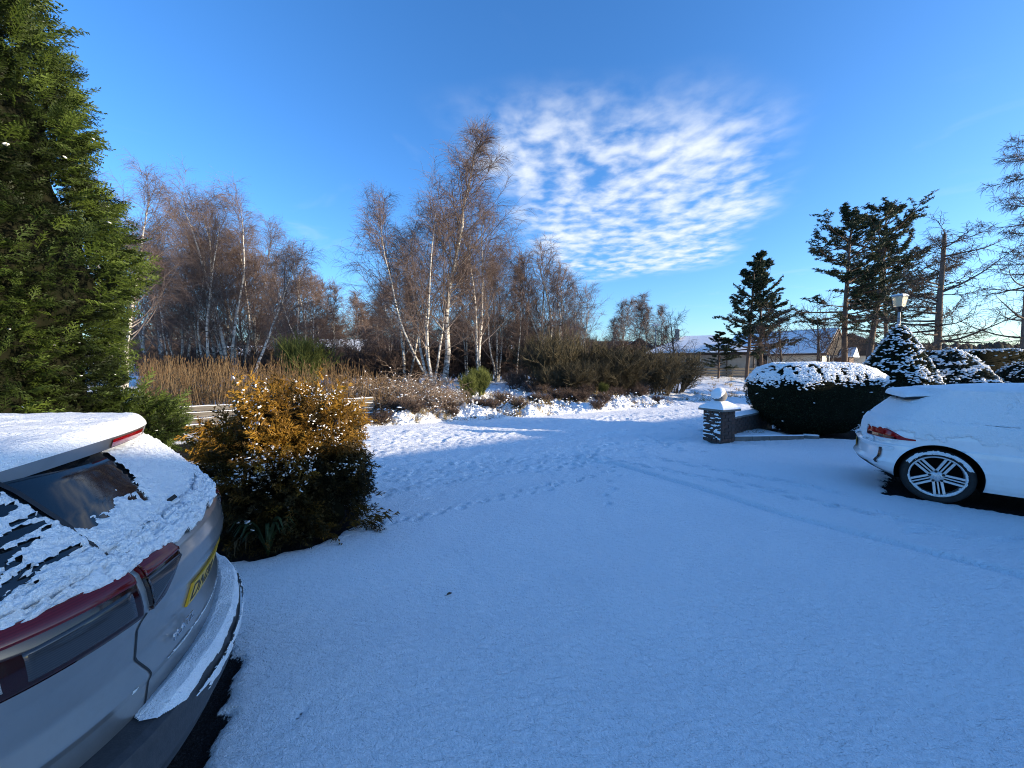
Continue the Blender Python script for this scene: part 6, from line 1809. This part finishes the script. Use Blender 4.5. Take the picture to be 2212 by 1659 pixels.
def shrub_mesh(seed, H, W, stems, mt, name, m2=7, m3=7, twr=.006, l3=(.15, .4), up=.06, dr=0.0, wander=.10, lean=.6):
    r = np.random.default_rng(seed); ac = Acc(); tk = Acc()
    a = r.random(stems) * 6.283; l_ = r.uniform(.1, lean, stems)
    st = grow(r, np.stack([np.cos(a) * .12 * W, np.sin(a) * .12 * W, np.full(stems, -.05)], 1), np.stack([np.cos(a) * l_ * W / H, np.sin(a) * l_ * W / H, np.ones(stems)], 1), H * r.uniform(.6, 1.0, stems), 7, up * .3, wander, dr)
    tk.tube(st, taper(np.full(stems, .028), np.full(stems, .006), 7), 5, .7)
    o2, t2, tt, p = along(r, st, m2, .2, 1.0)
    b2 = grow(r, o2, split_dir(r, t2, r.uniform(.3, .9, len(tt))), H * r.uniform(.16, .38, len(tt)), 4, up, .12, dr)
    ac.tube(b2, taper(np.full(len(tt), .009), np.full(len(tt), .004), 4), 3, .45)
    o3, t3, tt3, _ = along(r, b2, m3, .05, 1.0)
    b3 = grow(r, o3, split_dir(r, t3, r.uniform(.2, .8, len(tt3))), r.uniform(l3[0], l3[1], len(tt3)), 2, up, .12, dr)
    ac.tube(b3, taper(np.full(len(tt3), twr), np.full(len(tt3), twr * .5), 2), 3, np.repeat(r.uniform(0, .5, len(tt3)), 9))
    return tk.mesh('stems', MAT[mt]), ac.mesh('twigs', MAT[mt])
SH = {
    'broom': shrub_mesh(601, 2.3, 2.3, 34, 'broom', 'broom', 8, 12, .009, (.2, .5), .10),
    'broom2': shrub_mesh(602, 1.8, 2.0, 30, 'broom', 'broom', 8, 12, .009, (.2, .45), .08),
    'green': shrub_mesh(603, 1.3, .9, 40, 'broom_green', 'broom', 8, 11, .0075, (.2, .45), .16, 0, .05, .5),
    'scrub': shrub_mesh(604, 2.0, 2.4, 28, 'scrub', 'scrub', 9, 9, .008, (.2, .5), .02, -.02, .14),
    'scrub2': shrub_mesh(605, 2.6, 2.2, 26, 'scrub', 'scrub', 9, 10, .010, (.25, .6), .03, -.02, .12),
    'heath': shrub_mesh(606, .7, 1.1, 26, 'scrub', 'heath', 7, 9, .006, (.1, .3), .02, 0, .14),
}
srng = random.Random(21)
def shrub(kind, px, Y, top, H, label, name, group=None, cat='bush', wide=1.0, z=None):
    x = DX(px, Y); zt_ = CAM_H + Y * (788.0 - top) / FPX; s = max(.25, (zt_ - gz(x, Y)) / H)
    return plant(SH[kind], name, label, cat, x, Y, s * wide, srng.uniform(0, 6.28), group, ('stems', 'twigs'), sz=s)
# dark broom mass below the round-crowned birch
for px, Y, top in ((1175, 20.5, 742), (1215, 19.5, 736), (1262, 20.5, 750), (1300, 20, 762)):
    shrub('broom', px, Y, top, 2.2, 'tall dark olive broom bush below the round-crowned birch', 'broom_bush', 'dark broom bushes on the verge', wide=1.15)
for px, Y, top in ((1335, 19.5, 765), (1372, 20.0, 770), (1405, 20.5, 775), (1288, 18.3, 790), (1345, 18.6, 800), (1235, 17.6, 790), (1190, 17.6, 800)):
    shrub('broom2', px, Y, top, 1.7, 'lower dark broom bush between the tall broom and the field', 'broom_bush', 'lower broom bushes on the verge', wide=1.2)
shrub('broom2', 1462, 22, 772, 1.7, 'lone dark broom bush at the field edge in front of the hip-roofed bungalow', 'broom_bush')
shrub('broom2', 1432, 20, 785, 1.7, 'broom bush on crooked stems at the field edge', 'broom_bush')
shrub('green', 1040, 15.6, 806, 1.25, 'bright green broom tuft on the verge below the tallest birch', 'green_broom')
shrub('green', 1012, 15.2, 818, 1.25, 'small green broom tuft beside the bright one on the verge', 'green_broom')
shrub('green', 662, 22, 752, 1.25, 'green broom bush standing above the reeds', 'green_broom', wide=1.2)
shrub('green', 1305, 17.3, 832, 1.25, 'small green tuft at the foot of the dark broom bushes', 'green_broom')
for px, Y, top in ((1145, 17.5, 815), (1110, 18.2, 800), (1172, 16.6, 832), (1260, 16.8, 830), (1330, 17.3, 836), (1218, 16.2, 842), (1385, 18.6, 825)):
    shrub('scrub', px, Y, top, 1.8, 'brown leafless scrub in front of the broom bushes', 'scrub_bush', 'brown scrub on the verge', wide=1.1)
for px, Y, top in ((820, 24, 770), (850, 26, 755), (880, 24, 765), (770, 27, 760), (740, 25, 775), (905, 27, 745), (960, 26, 750), (1005, 27, 745), (1060, 26, 750), (1100, 28, 740), (1140, 26, 750), (640, 30, 765), (600, 29, 770), (560, 31, 760), (420, 26, 775), (380, 25, 770), (345, 27, 765), (460, 27, 775)):
    shrub('scrub2', px, Y, top, 2.4, 'dark brown undergrowth bush between the birch stems', 'undergrowth_bush', 'undergrowth below the birches', wide=1.5)
for i in range(34):
    px = 320 + 1080 * (i + srng.uniform(-.4, .4)) / 34; Y = srng.uniform(38, 58)
    if 480 < px < 590: continue
    shrub('scrub2', px, Y, srng.uniform(742, 768), 2.4, 'dark brown undergrowth bush deep in the wood', 'undergrowth_bush', 'undergrowth deep in the wood', wide=1.9)
# bramble heap at the fence end
def brambles():
    r = np.random.default_rng(700); ac = Acc(); sn = []
    n = 620
    px = r.uniform(790, 985, n); Yv = r.uniform(12.2, 15.5, n); x = (px - 1106) / FPX * Yv
    base = np.stack([x, Yv, gzv(x, Yv) - .05], 1)
    L = r.uniform(.8, 2.4, n) * np.interp(px, [790, 830, 985], [1.0, 1.05, .55])
    a = r.random(n) * 6.283
    d = np.stack([np.cos(a) * .7, np.sin(a) * .7, np.ones(n)], 1)
    pts = grow(r, base, d, L, 7, 0, .12, -.55)
    ac.tube(pts, taper(np.full(n, .009), np.full(n, .004), 7), 3, np.repeat(r.uniform(.2, 1, n), 24))
    o2, t2, tt, _ = along(r, pts, 6, .25, 1.0)
    b = grow(r, o2, split_dir(r, t2, r.uniform(.4, 1.2, len(tt))), r.uniform(.12, .4, len(tt)), 3, -.02, .15)
    ac.tube(b, taper(np.full(len(tt), .006), np.full(len(tt), .003), 3), 3, np.repeat(r.uniform(0, .9, len(tt)), 12))
    o = link('bramble_heap', ac.mesh('bramble_heap', MAT['bramble']))
    tag(o, 'tangled pale brown brambles dusted with snow at the fence end', 'brambles', kind='stuff')
    p = pts[:, 3:6].reshape(-1, 3); p = p[r.random(len(p)) < .45]
    s = snow_blobs('bramble_snow', p + np.array([0, 0, .014]), r.uniform(.014, .045, len(p)), o, r, .4, 'snow_blob')
brambles()
def verge_grass():
    r = np.random.default_rng(710); ac = Acc()
    n = 900
    # tussocks on the verge edge and the field, more where snow is thin
    px = r.uniform(770, 1640, n); dd = r.uniform(.1, 1, n) ** 1.6 * np.where(px > 1380, 16, 4.5) + .12
    # walk out to the verge: solve for Y on the column where dist_edge == dd
    x = np.zeros(n); Yv = np.zeros(n)
    Ys = np.linspace(9, 45, 900)
    for i in range(n):
        xs = (px[i] - 1106) / FPX * Ys; k = np.argmax(dist_edge(xs, Ys) > dd[i]); x[i] = xs[k]; Yv[i] = Ys[k]
    keep = fbm(x * .9, Yv * .9, 711, 3) > -.25
    x, Yv = x[keep], Yv[keep]; n = len(x)
    k = 13
    xx = np.repeat(x, k) + r.normal(0, .07, n * k); yy = np.repeat(Yv, k) + r.normal(0, .07, n * k)
    base = np.stack([xx, yy, gzv(xx, yy) - .03], 1)
    h = r.uniform(.10, .34, n * k)
    pts, rad = blades(r, base, h, r.uniform(.004, .007, n * k) * np.clip(yy / 13, 1, 2.2), r.uniform(.1, .9, n * k), .5)
    ac.tube(pts, rad, 3, np.repeat(np.repeat(r.uniform(0, 1, n), k), 12))
    o = link('verge_grass', ac.mesh('verge_grass', MAT['grass']))
    tag(o, 'dry winter grass poking through the snow along the verge', 'grass', kind='stuff')
verge_grass()
# heathery clumps along the verge edge
for i in range(24):
    px = 800 + 640 * (i + srng.uniform(-.4, .4)) / 24
    Ys = np.linspace(9, 30, 700); xs = (px - 1106) / FPX * Ys; Y_ = Ys[np.argmax(dist_edge(xs, Ys) > srng.uniform(.25, 3.2))]
    x = DX(px, Y_); s = srng.uniform(.35, .8)
    plant(SH['heath'], 'heather_clump', 'low brown heather clump on the snowy verge', 'bush', x, Y_, s, srng.uniform(0, 6.28), 'heather clumps on the verge', ('stems', 'twigs'))
# snow lying on heather and scrub
def verge_snow():
    r = np.random.default_rng(720); n = 4200
    px = r.uniform(770, 1440, n); dd = r.random(n) ** 1.2 * 5.0 + .1
    Ys = np.linspace(9, 30, 700); x = np.zeros(n); Yv = np.zeros(n)
    for i in range(n):
        xs = (px[i] - 1106) / FPX * Ys; k = np.argmax(dist_edge(xs, Ys) > dd[i]); x[i] = xs[k]; Yv[i] = Ys[k]
    z = gzv(x, Yv) + np.abs(r.normal(0, .10, n)) * (fbm(x, Yv, 721, 3) > -.2)
    o = snow_blobs('verge_snow_clumps', np.stack([x, Yv, z], 1), r.uniform(.02, .06, n), None, r, .35, 'snow_blob', .5)
    tag(o, 'clumps of snow caught on the low heather of the verge', 'snow', kind='stuff')
verge_snow()
# ---------------------------------------------------------------- wooded skyline on the far hills
def far_hill(name, x0, x1, y, z0, top, seed):
    n = 160
    xs = np.linspace(x0, x1, n); ridge = top * (1 + .10 * fbm(xs * .012, xs * 0, seed, 3)) + 1.3 * np.abs(fbm(xs * .25, xs * 0 + 3, seed + 1, 3))
    P = np.stack([np.stack([xs, np.full(n, y), np.full(n, z0)], 1), np.stack([xs, np.full(n, y + 35.0), ridge * .75], 1), np.stack([xs, np.full(n, y + 75.0), ridge], 1), np.stack([xs, np.full(n, y + 140.0), np.full(n, z0)], 1)], 1)
    o = gobj(P, name, MAT['farwood'], None); tag(o, kind='structure'); return o
MAT['farwood'] = noisy('far_wood', (.030, .030, .022), (.075, .065, .055), .12, .95, 1.2, .6)
far_hill('wooded_hill', -620, 120, 300, 2, 22, 801)
far_hill('wooded_hill', 60, 760, 330, 2, 21, 811)
hr = np.random.default_rng(820); nt = 1500
xx = np.concatenate([hr.uniform(-560, 120, nt // 2), hr.uniform(80, 740, nt // 2)]); yy = hr.uniform(352, 400, nt)
# conical and rounded far tree crowns, far too many and small to tell apart
zz = np.where(xx < 100, 17.5, 16.0) + hr.uniform(-2, 2.5, nt)
cV, cF = BLOB_V.copy(), BLOB_F
V, F = scatter(cV, cF, np.stack([xx, yy, zz], 1), rot_rand(hr, nt, .05), np.stack([hr.uniform(2, 4.5, nt), hr.uniform(2, 4.5, nt), hr.uniform(3, 6.5, nt)], 1))
o = fobj('far_forest', V, F, MAT['farwood']); tag(o, 'distant wooded skyline along the hills', 'forest', kind='stuff')
# ---------------------------------------------------------------- fallen leaf on the drive
g_ = G(970, 1285); lf = thing('fallen_leaf', 'single dark fallen leaf lying on the smooth driveway snow', 'leaf', (g_[0], g_[1], gz(g_[0], g_[1]) + .004), .6)
u_ = np.linspace(0, 1, 9); w_ = .012 * np.sin(np.pi * u_) ** .8
P_ = np.stack([np.stack([u_ * .045 - .02, -w_, .004 + .006 * np.sin(3 * u_)], 1), np.stack([u_ * .045 - .02, 0 * u_, .001 + .004 * np.sin(3 * u_)], 1), np.stack([u_ * .045 - .02, w_, .006 + .006 * np.sin(3 * u_)], 1)], 1)
gobj(P_, 'blade', MAT['bark_brown'], lf)
V, F = tube1([(-.02, 0, .002), (-.033, .004, .004)], .0012, 5); fobj('stalk', V, F, MAT['bark_brown'], lf)
